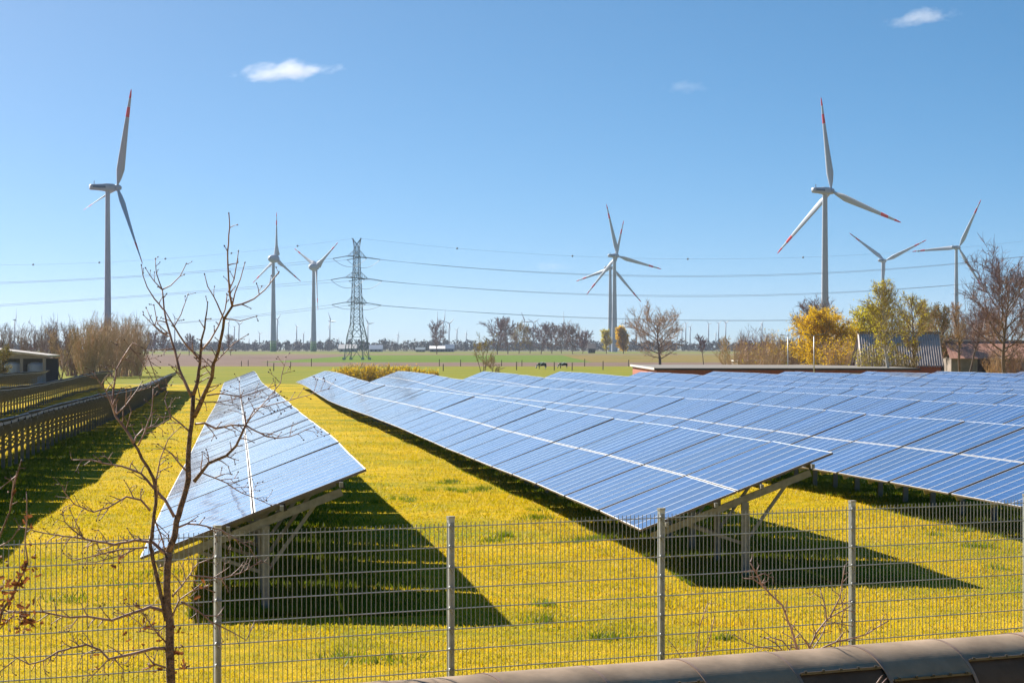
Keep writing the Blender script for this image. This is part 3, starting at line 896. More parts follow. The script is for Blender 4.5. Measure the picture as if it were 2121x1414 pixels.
def blade_mesh(L, egg=False, simple=False, pitch=0.0):
    """blade along +z, rotor axis +x; flat chord mainly in y"""
    prof_ = [(0.0, 0.022, 0.022), (0.04, 0.022, 0.022), (0.10, 0.040, 0.020), (0.19, 0.062, 0.016), (0.30, 0.056, 0.012), (0.45, 0.046, 0.009),
             (0.60, 0.037, 0.007), (0.72, 0.030, 0.0055), (0.82, 0.024, 0.0045), (0.91, 0.018, 0.0035), (0.97, 0.012, 0.0025), (1.0, 0.003, 0.001)]
    if egg: prof_[2:4] = [(0.09, 0.12, 0.035), (0.20, 0.085, 0.020)]
    if simple: prof_ = [(t, max(c_*2.6, 0.06), h_*2) for (t, c_, h_) in prof_]
    else: prof_ = [(t, c_*(1.3 if t > 0.05 else 1), h_*1.2) for (t, c_, h_) in prof_]
    n = 4 if simple else 10
    b_ = MB(); V = []; Fc = []; M = []
    for (t, ch, th) in prof_:
        tw = R(4 + pitch + 20*(1-t)**2)
        for k in range(n):
            a = 2*math.pi*k/n
            y = math.cos(a)*ch*L/2 - (0.10*ch*L if t > 0.05 else 0); x = math.sin(a)*th*L/2*1.2
            xx = x*math.cos(tw) - y*math.sin(tw); yy = x*math.sin(tw) + y*math.cos(tw)
            V.append((xx + 0.012*L*t*t, yy, t*L))
    for i in range(len(prof_)-1):
        t = prof_[i][0]
        for k in range(n):
            Fc.append((i*n+k, i*n+(k+1) % n, (i+1)*n+(k+1) % n, (i+1)*n+k))
            M.append(1 if (0.71 < t < 0.81 or t > 0.90) else 0)
    b_.v = V; b_.f = Fc; b_.m = M
    return b_

def turbine(x, hy, Y, Rpx, phi, k, label, tower_x=None, egg=False, detail=True, group='wind turbines', flip=1, redtip=True, tw=None, pitch=0.0):
    """hub at photo pixel (x, hy), rotor radius Rpx; k = apparent width of the rotor disc"""
    hub = P(x, hy, Y)
    L = Rpx/F*Y
    a = Vector((math.sqrt(max(0, 1-k*k))*flip, k, 0))         # rotor axis
    over = 0.075*L if egg else 0.10*L
    tx = hub.x - a.x*over; ty = hub.y - a.y*over
    g = float(gz(tx, ty))
    root = empty('wind_turbine', (tx, ty, g), label, 'wind turbine', group)
    H = hub.z
    r0, r1 = (0.050*L, 0.026*L) if not tw else (tw[0], tw[1])
    ztop = H - 0.035*L
    mats = [white] + green_m
    wm_ = white if detail else far_white
    if detail:
        b_ = MB()
        zs = [(g-0.3, 1.0)] + [(g + (ztop-g)*t, 1-t) for t in np.linspace(0.02, 1, 14)]
        if egg: zs = [(g-0.3, 1.0)] + [(g + i*2.2, 1 - (i*2.2)/(ztop-g)) for i in range(0, 6)] + [(g + (ztop-g)*t, 1-t) for t in np.linspace(0.2, 1, 10)]
        sd = 28
        V = []; Fc = []; M = []
        for z, q in zs:
            rr = r1 + (r0-r1)*(q**1.15)
            for kk in range(sd):
                an = 2*math.pi*kk/sd; V.append((tx + math.cos(an)*rr, ty + math.sin(an)*rr, z))
        for i in range(len(zs)-1):
            mi = 0
            if egg and i < 6: mi = min(4, 1 + max(0, i-1)) if i < 5 else 0
            for kk in range(sd): Fc.append((i*sd+kk, i*sd+(kk+1) % sd, (i+1)*sd+(kk+1) % sd, (i+1)*sd+kk)); M.append(mi)
        b_.v, b_.f, b_.m = V, Fc, M
        b_.build('tower', mats, root, smooth=True)
    else:
        b_ = MB(); b_.tube([(tx, ty, g-0.2), (tx, ty, ztop)], [r0, r1], 8); b_.build('tower', wm_, root, smooth=True)
    # nacelle, local frame: X = axis
    rz = math.atan2(a.y, a.x)
    RM = Matrix.Translation((hub.x, hub.y, H)) @ Matrix.Rotation(rz, 4, 'Z')
    nb = MB()
    if egg:
        nb.lathe([(0.008*L, -0.20*L), (0.05*L, -0.185*L), (0.080*L, -0.13*L), (0.090*L, -0.06*L), (0.082*L, -0.0*L), (0.06*L, 0.045*L), (0.03*L, 0.07*L), (0.002*L, 0.08*L)], 18, axis='x')
    else:
        h_ = 0.036*L
        sec = [(-0.285*L, 0.62, 0.60), (-0.27*L, 0.85, 0.80), (-0.16*L, 0.95, 0.95), (-0.12*L, 1.0, 1.12), (-0.05*L, 0.98, 1.05), (-0.022*L, 0.7, 0.75)]
        V = []; Fc = []; n = 12
        for (xx, sy, sz) in sec:
            for kk in range(n):
                an = 2*math.pi*kk/n
                cy = math.copysign(abs(math.cos(an))**0.45, math.cos(an)); cz = math.copysign(abs(math.sin(an))**0.45, math.sin(an))
                V.append((xx, cy*h_*sy*0.95, cz*h_*sz))
        for i in range(len(sec)-1):
            for kk in range(n): Fc.append((i*n+kk, i*n+(kk+1) % n, (i+1)*n+(kk+1) % n, (i+1)*n+kk))
        Fc.append(tuple(reversed(range(n)))); Fc.append(tuple(range(len(V)-n, len(V))))
        nb.add(V, Fc)
    nb.v = [RM @ Vector(p) for p in nb.v]
    nac = nb.build('nacelle', wm_, root, smooth=True)
    if detail and not egg:
        sb = MB()
        sb.box((-0.20*L, 0.0345*L, 0.004*L), (0.13*L, 0.004*L, 0.018*L)); sb.box((-0.20*L, -0.0345*L, 0.004*L), (0.13*L, 0.004*L, 0.018*L))
        sb.v = [RM @ Vector(p) for p in sb.v]; sb.build('nacelle_stripe', mat('stripe_blue', (0.03, 0.10, 0.20), 0.5), nac)
        vb = MB(); vb.bar((-0.24*L, 0, 0.03*L), (-0.24*L, 0, 0.062*L), 0.006*L); vb.v = [RM @ Vector(p) for p in vb.v]; vb.build('wind_vane', grey_t, nac)
    hb = MB()
    if not egg: hb.lathe([(0.030*L, -0.024*L), (0.034*L, 0.0), (0.030*L, 0.02*L), (0.016*L, 0.04*L), (0.002*L, 0.046*L)], 16, axis='x')
    else: hb.lathe([(0.050*L, -0.012*L), (0.050*L, 0.02*L), (0.03*L, 0.05*L), (0.002*L, 0.064*L)], 14, axis='x')
    hb.v = [RM @ Vector(p) for p in hb.v]; hb.build('hub', wm_, root, smooth=True)
    for q in range(3):
        an = R(phi + 120*q)
        bb = blade_mesh(L, egg, simple=not detail, pitch=pitch)
        # local: rotate about X so that +z swings toward e (right / toward viewer)
        BM_ = RM @ Matrix.Rotation(an*flip, 4, 'X')
        bb.v = [BM_ @ Vector(p) for p in bb.v]
        bb.build('blade', [wm_, red if redtip else wm_], root, smooth=True)
    return root

def ring(k): return k
turbine(243, 389, 1087, 211, 20, 0.49, 'tall white turbine at far left, dark blade pointing down right', tw=(1.6, 0.95), pitch=50)
turbine(1722, 396, 1075, 199, -9, 0.66, 'large white turbine at right standing behind the yellow tree', tw=(1.75, 1.0), pitch=0)
turbine(572, 536, 2150, 97, 0, 0.66, 'egg nacelle turbine with green tower foot, left of two', egg=True, tw=(2.6, 1.2))
turbine(655, 553, 2250, 90, 57, 0.64, 'egg nacelle turbine with green tower foot next left of the pylon', egg=True, tw=(2.6, 1.2))
turbine(1279, 530, 1995, 112, -15, 0.80, 'front and higher one of the two overlapping turbines at centre right', tw=(2.3, 1.2))
turbine(1270, 555, 2230, 101, 15, 0.78, 'rear and lower one of the two overlapping turbines at centre right', tw=(2.3, 1.1))
turbine(1833, 540, 2230, 101, -54, 0.84, 'turbine rising behind the birch with two raised red banded blades', tw=(2.4, 1.2))
turbine(1986, 513, 2050, 110, 27, 0.80, 'rightmost large turbine with one blade pointing level to the left', tw=(2.3, 1.1))

ORD = ('first second third fourth fifth sixth seventh eighth ninth tenth eleventh twelfth thirteenth fourteenth fifteenth sixteenth seventeenth eighteenth nineteenth '
       'twentieth twenty-first twenty-second twenty-third twenty-fourth twenty-fifth twenty-sixth twenty-seventh twenty-eighth twenty-ninth thirtieth '
       'thirty-first thirty-second thirty-third thirty-fourth thirty-fifth thirty-sixth thirty-seventh thirty-eighth thirty-ninth fortieth').split()
tiny = [(33,662,24,10,.35), (119,668,20,2,.4), (283,662,20,0,.4), (363,660,15,85,.8), (474,668,14,30,.6), (486,677,9,50,.7), (496,672,16,60,.7), (516,703,5,20,.7), (538,691,9,75,.8),
        (575,661,14,40,.8), (615,677,9,70,.7), (629,691,7,40,.7), (643,701,5,30,.7), (685,665,21,-28,.6), (701,702,5,10,.7), (763,670,16,85,.8), (825,693,9,20,.6), (906,672,27,-2,.4),
        (920,665,24,14,.4), (931,670,15,50,.8), (947,683,9,40,.7), (966,690,7,20,.7), (1087,666,22,-28,.7), (1105,668,15,60,.9), (1168,671,26,-8,.3), (1204,681,6,50,.7), (1212,683,6,10,.7),
        (1296,671,21,-12,.4), (1318,669,9,60,.6), (1413,681,8,30,.6), (1421,670,9,70,.6), (1430,677,9,40,.7), (1468,671,9,80,.7), (1483,691,6,10,.7), (1489,670,9,55,.7), (1504,669,12,60,.6), (1579,670,10,30,.5)]
for i, (x, hy, rp, ph, k) in enumerate(tiny):
    Y = 3600 + 22*(hy - 655) + (i*37 % 9)*60
    turbine(x, hy, Y, rp, ph, k, '%s tiny hazy turbine on the horizon counted from the left' % ORD[i], detail=False, group='tiny turbines on the horizon', redtip=False, tw=(1.1, 0.75))

# ------------------------------------------------------------------ lattice pylon and cables
PY_Y = 924.0
lat = mat('pylon_steel', (0.17, 0.205, 0.23), 0.6, metal=0.3)
def pylon():
    c = P(739, 745, PY_Y)
    s = PY_Y/F
    bx, by = c.x, c.y
    g = float(gz(bx, by))
    root = empty('lattice_pylon', (bx, by, g), 'dark steel lattice pylon carrying power lines over green field', 'pylon')
    be = R(16.7)
    A1 = Vector((math.cos(be), -math.sin(be), 0)); A2 = Vector((math.sin(be), math.cos(be), 0))   # along the line / along the cross arms
    lev = [(745, 20.5), (698, 16.0), (671, 10.6), (656, 9.9), (641, 9.3), (627, 8.8), (616, 8.4), (604, 8.0), (592, 7.6), (576, 7.0), (566, 6.6), (558, 6.2), (545, 5.9), (534, 5.7), (520, 5.0), (512, 4.6)]
    def zc(y): return CAMZ + (HZ - y)*s
    pts = []
    for y, h in lev:
        z = zc(y) if y != 745 else g - 0.2
        h *= s
        pts.append([Vector((bx, by, z)) + A1*(i*h) + A2*(j*h) for (i, j) in ((-1, -1), (1, -1), (1, 1), (-1, 1))])
    for q in range(4):
        b_ = MB()
        for i in range(len(pts)-1): b_.bar(pts[i][q], pts[i+1][q], 0.27 - 0.008*i)
        b_.build('leg', lat, root)
        fb = MB(); fb.box(pts[0][q] + Vector((0, 0, 0.45)), (1.1, 1.1, 1.0)); fb.build('footing', mat('footing', (0.6, 0.58, 0.54), 0.9), root)
    for i in range(len(pts)-1):
        b_ = MB()
        for q in range(4):
            a, b2, c2, d2 = pts[i][q], pts[i][(q+1) % 4], pts[i+1][q], pts[i+1][(q+1) % 4]
            w = 0.125 if i < 3 else 0.10
            b_.bar(a, d2, w); b_.bar(b2, c2, w); b_.bar(c2, d2, w)
            if i < 2:
                b_.bar((a+c2)/2, (b2+d2)/2, w); b_.bar((a+b2)/2 if i else (a*0.7+c2*0.3), (a+c2)/2, w)
        b_.build('lattice_bracing', lat, root)
    # earth wire horns
    ztop = 496
    horns = []
    for sgn in (-1, 1):
        tip = Vector((bx, by, zc(494))) + A1*(sgn*9.2*s)
        horns.append(tip)
        b_ = MB()
        h = 4.6*s
        for (i, j) in ((-1, -1), (1, -1), (1, 1), (-1, 1)):
            b_.bar(Vector((bx, by, zc(512))) + A1*(i*h) + A2*(j*h), tip, 0.16)
        b_.bar(tip - A2*0.9, tip + A2*0.9, 0.2)
        b_.build('earth_wire_horn', lat, root)
    # cross arms with insulators and jumpers
    ends = {}
    for li, (y, arm, hb) in enumerate(((532, 7.0, 5.8), (576, 9.0, 7.0), (627, 8.0, 8.8))):
        zb = zc(y)
        for sgn in (-1, 1):
            tip = Vector((bx, by, zb)) + A2*(sgn*arm)
            b_ = MB(); h = hb*s
            for i in (-1, 1):
                root_p = Vector((bx, by, zb)) + A1*(i*h) + A2*(sgn*h)
                up_p = Vector((bx, by, zb + 2.2)) + A1*(i*h*0.95) + A2*(sgn*h*0.95)
                tp = tip + A1*(i*0.9)
                b_.bar(root_p, tp, 0.14); b_.bar(up_p, tp, 0.12)
                for t in (0.3, 0.6, 0.85): b_.bar(root_p.lerp(tp, t), up_p.lerp(tp, max(0, t-0.2)), 0.11)
            b_.bar(tip - A1*1.6, tip + A1*1.6, 0.26)
            ao = b_.build('cross_arm', lat, root)
            for dr in (-1, 1):
                e0 = tip + A1*(dr*1.5); e1 = tip + A1*(dr*6.2) + Vector((0, 0, -0.75))
                ib = MB()
                for o_ in (-0.22, 0.22):
                    ib.tube([e0 + A2*o_, e1 + A2*o_], [0.07, 0.07], 6)
                    for t in np.linspace(0.08, 0.92, 9): 
                        q0 = e0.lerp(e1, t) + A2*o_; ib.tube([q0 - A1*0.06, q0 + A1*0.06], 0.15, 6)
                ib.build('insulator', mat('insulator', (0.12, 0.14, 0.16), 0.4), root)
                ends[(li, sgn, dr)] = e1
            jb = MB(); q0, q1 = ends[(li, sgn, -1)], ends[(li, sgn, 1)]
            jb.tube([q0.lerp(q1, t) - Vector((0, 0, 2.9*4*t*(1-t)*(1.0 if li < 2 else 0.55))) for t in np.linspace(0, 1, 15)], 0.075, 5)
            jb.build('jumper_loop', mat('cable', (0.42, 0.45, 0.50), 0.5, metal=0.3), root)
    return ends, horns
ends, horns = pylon()
def zpx(y, Y): return CAMZ + (HZ - y)*Y/F
wire_spec = {  # level: (right pts, left pts) through photo pixels
 0: ([(1100, 561), (1500, 573.5), (1711, 566), (2121, 531)], [(500, 557), (250, 573), (0, 586)]),
 1: ([(1100, 601), (1500, 616), (1711, 608), (1925, 593)], [(500, 597), (250, 616), (0, 632)]),
 2: ([(1100, 650), (1400, 665), (1500, 666), (1632, 661)], [(500, 657), (305, 673), (100, 684)])}
LEVN = ('upper', 'middle', 'lower')
def cable(name, pts, r_, label):
    b_ = MB(); b_.tube(pts, r_, 5); me = b_
    o = me.build(name, mat('cable', (0.42, 0.45, 0.50), 0.5, metal=0.3))
    tag(o, label, 'cable', 'power cables')
    return o
for li in range(3):
    for sgn in (-1, 1):
        for dr in (1, -1):
            e = ends[(li, sgn, dr)]
            px = wire_spec[li][0 if dr > 0 else 1]
            # a parabola through the insulator and fitted to the sag seen
            X = [(p[0]-CX)/F*PY_Y for p in px]; Z = [zpx(p[1], PY_Y) for p in px]
            A = np.array([[x-e.x, (x-e.x)**2] for x in X]); co, *_ = np.linalg.lstsq(A, np.array(Z)-e.z, rcond=None)
            xe = (2300-CX)/F*PY_Y if dr > 0 else (-160-CX)/F*PY_Y
            pts = [Vector((e.x + (xe-e.x)*t, e.y, e.z + co[0]*(xe-e.x)*t + co[1]*((xe-e.x)*t)**2)) for t in np.linspace(0, 1, 40)]
            cable('power_cable', pts, 0.048, '%s %s power cable running %s from the pylon' % ('nearer' if sgn < 0 else 'farther', LEVN[li], 'right' if dr > 0 else 'left'))
for dr, px in ((1, [(836, 507), (938, 514), (1500, 537), (1617, 533), (2121, 500)]), (-1, [(530, 521), (330, 535), (0, 549)])):
    e = horns[1 if dr > 0 else 0]
    X = [(p[0]-CX)/F*PY_Y for p in px]; Z = [zpx(p[1], PY_Y) for p in px]
    A = np.array([[x-e.x, (x-e.x)**2] for x in X]); co, *_ = np.linalg.lstsq(A, np.array(Z)-e.z, rcond=None)
    xe = (2300-CX)/F*PY_Y if dr > 0 else (-160-CX)/F*PY_Y
    pts = [Vector((e.x + (xe-e.x)*t, e.y, e.z + co[0]*(xe-e.x)*t + co[1]*((xe-e.x)*t)**2)) for t in np.linspace(0, 1, 40)]
    o = cable('earth_wire', pts, 0.025, 'thin topmost earth wire with marker balls running %s from the pylon' % ('right' if dr > 0 else 'left'))
    for j in range(5, 40, 6):
        b_ = MB(); b_.lathe([(0.02, -0.35), (0.25, -0.25), (0.35, 0), (0.25, 0.25), (0.02, 0.35)], 8, c=pts[j]); b_.build('marker_ball', mat('marker', (0.25, 0.26, 0.28), 0.6), o)

# ------------------------------------------------------------------ trees
def seg_arrays(S, sides=3):
    """S rows: p0(3) p1(3) r0 r1 -> prism vertices and quads"""
    S = np.asarray(S, float)
    p0, p1, r0, r1 = S[:, 0:3], S[:, 3:6], S[:, 6], S[:, 7]
    d = p1 - p0; d /= np.maximum(np.linalg.norm(d, axis=1, keepdims=True), 1e-9)
    ref = np.where(np.abs(d[:, 2:3]) > 0.9, np.array([[1., 0, 0]]), np.array([[0, 0, 1.]]))
    u = np.cross(d, ref); u /= np.maximum(np.linalg.norm(u, axis=1, keepdims=True), 1e-9)
    w = np.cross(d, u)
    V = []
    for p, r_ in ((p0, r0), (p1, r1)):
        for k in range(sides):
            a = 2*math.pi*k/sides
            V.append(p + (u*math.cos(a) + w*math.sin(a))*r_[:, None])
    V = np.stack(V, 1)
    n = len(S); o = (np.arange(n)*2*sides)[:, None]
    Fc = np.stack([np.concatenate([o+k, o+(k+1) % sides, o+sides+(k+1) % sides, o+sides+k], 1) for k in range(sides)], 1).reshape(-1, 4)
    return V.reshape(-1, 3), Fc

def grow(rng, H, spread, clear=0.25, n1=16, n2=9, n3=8, shape='round', incl=0.9, r0=0.22, lean=0.0, stems=1, twig_r=0.016, up=0.25, trunk_top=0.9, droop=0.0):
    """returns thick segments, thin segments, twig tip points"""
    thick, thin, tips = [], [], []
    def walk(p, d, L, ra, rb, n, wob, tro, out):
        pts = [p.copy()]; dd = d.copy()
        for i in range(n):
            dd = dd + rng.normal(0, wob, 3) + np.array([0, 0, tro])
            dd /= np.linalg.norm(dd)
            q = pts[-1] + dd*L/n
            out.append((*pts[-1], *q, ra + (rb-ra)*i/n, ra + (rb-ra)*(i+1)/n))
            pts.append(q)
        return pts, dd
    def prof_(t):
        if shape == 'round': return max(0.15, math.sqrt(max(0, 1 - (2*t-0.95)**2)))
        if shape == 'cone': return max(0.15, 1.05 - t)
        if shape == 'vase': return 0.45 + 0.55*t if t < 0.8 else 0.9 - 1.2*(t-0.8)
        return max(0.2, 1 - 0.5*t)
    for s_ in range(stems):
        d0 = np.array([lean + (rng.normal(0, 0.22) if stems > 1 else rng.normal(0, 0.03)), rng.normal(0, 0.22 if stems > 1 else 0.03), 1.0]); d0 /= np.linalg.norm(d0)
        rr = r0/(stems**0.4)
        tp, _ = walk(np.zeros(3), d0, H*trunk_top*(rng.uniform(0.8, 1.0) if stems > 1 else 1), rr, rr*0.16, 12, 0.05, 0.02, thick)
        tp = np.array(tp)
        m1 = max(3, n1//stems)
        for i in range(m1):
            t = (i + rng.uniform(0.1, 0.9))/m1
            ti = (clear + (1-clear)*t)*(len(tp)-1)
            k = min(int(ti), len(tp)-2); p = tp[k] + (tp[k+1]-tp[k])*(ti-k)
            az = i*2.4 + rng.uniform(-0.5, 0.5)
            inc = incl*(1.1 - 0.55*t) + rng.normal(0, 0.08)
            d = np.array([math.cos(az)*math.sin(inc), math.sin(az)*math.sin(inc), math.cos(inc)])
            L1 = spread*prof_(t)*rng.uniform(0.8, 1.15)
            ra = rr*(0.42 - 0.25*t)*min(1.0, 0.4 + L1/spread)
            l1, _ = walk(p, d, L1, ra, ra*0.22, 6, 0.13, up*0.35, thick)
            l1 = np.array(l1)
            m2 = max(3, int(n2*1.25*min(1.1, L1/spread)))
            for j in range(m2):
                u = 0.18 + 0.82*(j + rng.random())/m2
                kk = min(int(u*6), 5); q = l1[kk] + (l1[kk+1]-l1[kk])*(u*6-kk)
                dl = l1[kk+1]-l1[kk]; dl /= np.linalg.norm(dl)
                v = rng.normal(0, 1, 3); v -= dl*v.dot(dl); v /= np.linalg.norm(v)
                d2 = dl*rng.uniform(0.5, 0.9) + v*rng.uniform(0.5, 0.9) + np.array([0, 0, up*0.6 - droop])
                d2 /= np.linalg.norm(d2)
                L2 = L1*rng.uniform(0.28, 0.5)*(1.15 - 0.5*u)
                l2, _ = walk(q, d2, L2, max(ra*0.3, twig_r*1.4), twig_r, 3, 0.16, up*0.25 - droop*0.5, thin)
                l2 = np.array(l2)
                for m_ in range(n3):
                    w_ = 0.15 + 0.85*rng.random()
                    kk2 = min(int(w_*3), 2); q2 = l2[kk2] + (l2[kk2+1]-l2[kk2])*(w_*3-kk2)
                    dl2 = l2[kk2+1]-l2[kk2]; dl2 /= np.linalg.norm(dl2)
                    d3 = dl2*0.8 + rng.normal(0, 0.55, 3) + np.array([0, 0, up*0.5 - droop]); d3 /= np.linalg.norm(d3)
                    e, _ = walk(q2, d3, L2*rng.uniform(0.3, 0.6), twig_r*0.95, twig_r*0.5, 2, 0.2, up*0.2 - droop*0.6, thin)
                    tips.extend(e[1:])
    return thick, thin, np.array(tips)

def leaf_arrays(rng, pts, n_per, size, spread):
    pts = np.repeat(pts, n_per, axis=0) + rng.normal(0, spread, (len(pts)*n_per, 3))
    n = len(pts)
    a = rng.normal(0, 1, (n, 3)); a /= np.linalg.norm(a, axis=1, keepdims=True)
    b_ = rng.normal(0, 1, (n, 3)); b_ -= a*np.sum(a*b_, 1, keepdims=True); b_ /= np.linalg.norm(b_, axis=1, keepdims=True)
    s_ = size*rng.uniform(0.6, 1.3, (n, 1))
    V = np.stack([pts - a*s_, pts + b_*s_*0.55, pts + a*s_, pts - b_*s_*0.55], 1).reshape(-1, 3)
    return V, np.arange(4*n).reshape(-1, 4)

BARKS = {
 'brown': mat('tree_bark', (0.22, 0.15, 0.10), 0.85, col2=(0.12, 0.08, 0.06), scale=2.0),
 'twigs': mat('tree_twigs', (0.33, 0.21, 0.15), 0.8, col2=(0.22, 0.135, 0.10), scale=0.8),
 'mauve': mat('tree_twigs_mauve', (0.30, 0.19, 0.18), 0.8, col2=(0.20, 0.125, 0.12), scale=0.8),
 'olive': mat('tree_twigs_olive', (0.46, 0.34, 0.10), 0.8, col2=(0.32, 0.23, 0.07), scale=0.8),
 'tan': mat('tree_twigs_tan', (0.60, 0.42, 0.25), 0.8, col2=(0.42, 0.28, 0.16), scale=0.8),
 'willow': mat('willow_twigs', (0.62, 0.45, 0.30), 0.8, col2=(0.44, 0.30, 0.19), scale=0.8),
 'birch': mat('birch_bark', (0.55, 0.50, 0.42), 0.7, col2=(0.16, 0.13, 0.10), scale=3.0, contrast=(0.30, 0.42)),
}
LEAVES = {
 'gold': mat('leaf_gold', (0.76, 0.48, 0.004), 0.7, col2=(0.55, 0.36, 0.006), scale=0.5, transl=0.6),
 'lime': mat('leaf_lime', (0.62, 0.52, 0.02), 0.7, col2=(0.42, 0.37, 0.015), scale=0.5, transl=0.6),
 'olive': mat('leaf_olive', (0.20, 0.16, 0.025), 0.7, col2=(0.12, 0.11, 0.02), scale=0.5, transl=0.4),
 'rust': mat('leaf_rust', (0.34, 0.17, 0.04), 0.7, col2=(0.20, 0.10, 0.03), scale=0.5, transl=0.4),
}
TREE_N = [0]
def tree(x, ytop, ybase, Y, width_px, label, name='bare_tree', barkk='brown', twigk='twigs', leaf=None, n_leaf=1, leaf_size=0.10, leaf_frac=1.0, cat='tree', group=None, ground=True, **kw):
    """tree whose foot stands on the ground at photo column x and distance Y; top at pixel row ytop"""
    TREE_N[0] += 1
    rng = np.random.default_rng(700 + TREE_N[0])
    b0 = base(x, Y)
    H = CAMZ + (HZ - ytop)*Y/F - b0.z
    kw.setdefault('spread', width_px/2/F*Y*1.15)
    kw.setdefault('twig_r', max(0.014, 0.000052*Y))
    kw.setdefault('r0', 0.017*H)
    thick, thin, tips = grow(rng, H*0.93, **kw)
    root = empty(name, b0, label, cat, group)
    V, Fc = seg_arrays(thick, 6); V[:, 2] -= 0.05
    link('trunk', np_mesh('trunk', V, Fc, BARKS[barkk], smooth=True), root)
    V, Fc = seg_arrays(thin, 3)
    mi = np.zeros(len(Fc), int); mats = [BARKS[twigk]]
    if leaf:
        sel = tips[rng.random(len(tips)) < leaf_frac]
        V2, F2 = leaf_arrays(rng, sel, n_leaf, leaf_size, leaf_size*1.5)
        Fc = np.concatenate([Fc, F2 + len(V)]); mi = np.concatenate([mi, np.ones(len(F2), int)]); V = np.concatenate([V, V2]); mats.append(LEAVES[leaf])
    link('crown', np_mesh('crown', V, Fc, mats, mi=mi), root)
    return root

# right-hand trees behind the brick building
def thicket(x, ytop, Y, width_px, label, name, twigk, n_stems=46, n_side=13, leaf=None, leaf_frac=0.4, leaf_size=0.08, n_leaf=1, cat='bush', group=None, twig_r=0.02, fan=0.16):
    """dense clump of upright shoots rising from the ground"""
    TREE_N[0] += 1
    rng = np.random.default_rng(900 + TREE_N[0])
    b0 = base(x, Y); H = CAMZ + (HZ - ytop)*Y/F - b0.z; W = width_px/2/F*Y
    thick, thin, tips = [], [], []
    for s_ in range(n_stems):
        a = rng.uniform(0, 6.283); rr = math.sqrt(rng.random())
        p = np.array([math.cos(a)*rr*W*0.55, math.sin(a)*rr*W*0.5, -0.1])
        d = np.array([math.cos(a)*rr*fan*2, math.sin(a)*rr*fan*2, 1.0]) + rng.normal(0, 0.06, 3)
        h = H*rng.uniform(0.78, 1.02)*(1 - 0.30*rr*rr); n = 7; pts = [p]
        for i in range(n):
            d = d + rng.normal(0, 0.07, 3); d /= np.linalg.norm(d)
            q = pts[-1] + d*h/n
            thick.append((*pts[-1], *q, twig_r*(2.6 - 1.9*i/n), twig_r*(2.6 - 1.9*(i+1)/n))); pts.append(q)
        pts = np.array(pts)
        for j in range(n_side):
            u = 0.12 + 0.88*rng.random(); k = min(int(u*n), n-1); q = pts[k] + (pts[k+1]-pts[k])*(u*n-k)
            d2 = np.array([rng.normal(0, 0.45), rng.normal(0, 0.45), 1.0]); d2 /= np.linalg.norm(d2)
            L = H*rng.uniform(0.10, 0.22); m_ = q + d2*L*0.5; d2 = d2 + rng.normal(0, 0.2, 3); e_ = m_ + d2*L*0.5
            thin.append((*q, *m_, twig_r, twig_r*0.8)); thin.append((*m_, *e_, twig_r*0.8, twig_r*0.4))
            tips.extend((m_, e_))
            for _ in range(2):
                d3 = d2 + rng.normal(0, 0.5, 3); thin.append((*m_, *(m_ + d3*L*0.35), twig_r*0.7, twig_r*0.4)); tips.append(m_ + d3*L*0.35)
    tips = np.array(tips)
    root = empty(name, b0, label, cat, group)
    V, Fc = seg_arrays(thick, 4)
    link('trunk', np_mesh('trunk', V, Fc, BARKS[twigk], smooth=True), root)
    V, Fc = seg_arrays(thin, 3); mi = np.zeros(len(Fc), int); mats = [BARKS[twigk]]
    if leaf:
        sel = tips[rng.random(len(tips)) < leaf_frac]
        V2, F2 = leaf_arrays(rng, sel, n_leaf, leaf_size, leaf_size*1.5)
        Fc = np.concatenate([Fc, F2 + len(V)]); mi = np.concatenate([mi, np.ones(len(F2), int)]); V = np.concatenate([V, V2]); mats.append(LEAVES[leaf])
    link('crown', np_mesh('crown', V, Fc, mats, mi=mi), root)
    return root

thicket(1528, 690, 372, 56, 'tan bare bush at the left end of the right-hand thicket', 'bush', 'tan', 46, fan=0.25)
thicket(1562, 676, 396, 66, 'mauve bare bush rising behind the tan bush left of the lamp posts', 'bush', 'mauve', 60, fan=0.22)
thicket(1598, 686, 370, 56, 'yellow flecked bush just left of the single lamp post', 'bush', 'tan', 46, leaf='gold', leaf_frac=0.35, leaf_size=0.10, fan=0.25)
thicket(1630, 688, 395, 56, 'brown bare bush directly behind the single lamp post', 'bush', 'twigs', 50, fan=0.22)
thicket(1580, 700, 352, 60, 'low tan brush in front of the mauve bush', 'bush', 'tan', 46, leaf='lime', leaf_frac=0.12, leaf_size=0.09, fan=0.3)
thicket(1722, 668, 372, 60, 'tan bush at the right shoulder of the golden tree', 'bush', 'tan', 50, leaf='gold', leaf_frac=0.3, leaf_size=0.10, fan=0.25)
thicket(1660, 700, 380, 50, 'brown bare bush at the left foot of the golden tree', 'bush', 'twigs', 40, fan=0.25)
tree(1688, 625, 755, 420, 110, 'domed mauve bare tree behind the golden tree', twigk='mauve', n1=28, n2=13, n3=11, clear=0.2, incl=1.0)
tree(1700, 645, 757, 352, 124, 'round golden leaved tree before the large right turbine tower', 'leafy_tree', twigk='olive', leaf='gold', n_leaf=3, leaf_size=0.11, leaf_frac=1.0, n1=40, n2=12, n3=9, clear=0.10, incl=1.25, up=0.12)
thicket(1742, 694, 340, 56, 'low golden bush right of the double lamp post', 'bush', 'tan', 46, leaf='gold', leaf_frac=0.8, leaf_size=0.12, fan=0.3)
tree(1782, 614, 757, 362, 100, 'lime leaved airy tree left of the birch', 'leafy_tree', twigk='olive', leaf='lime', n_leaf=1, leaf_size=0.13, n1=28, n2=12, n3=9, clear=0.2, incl=1.1, up=0.15)
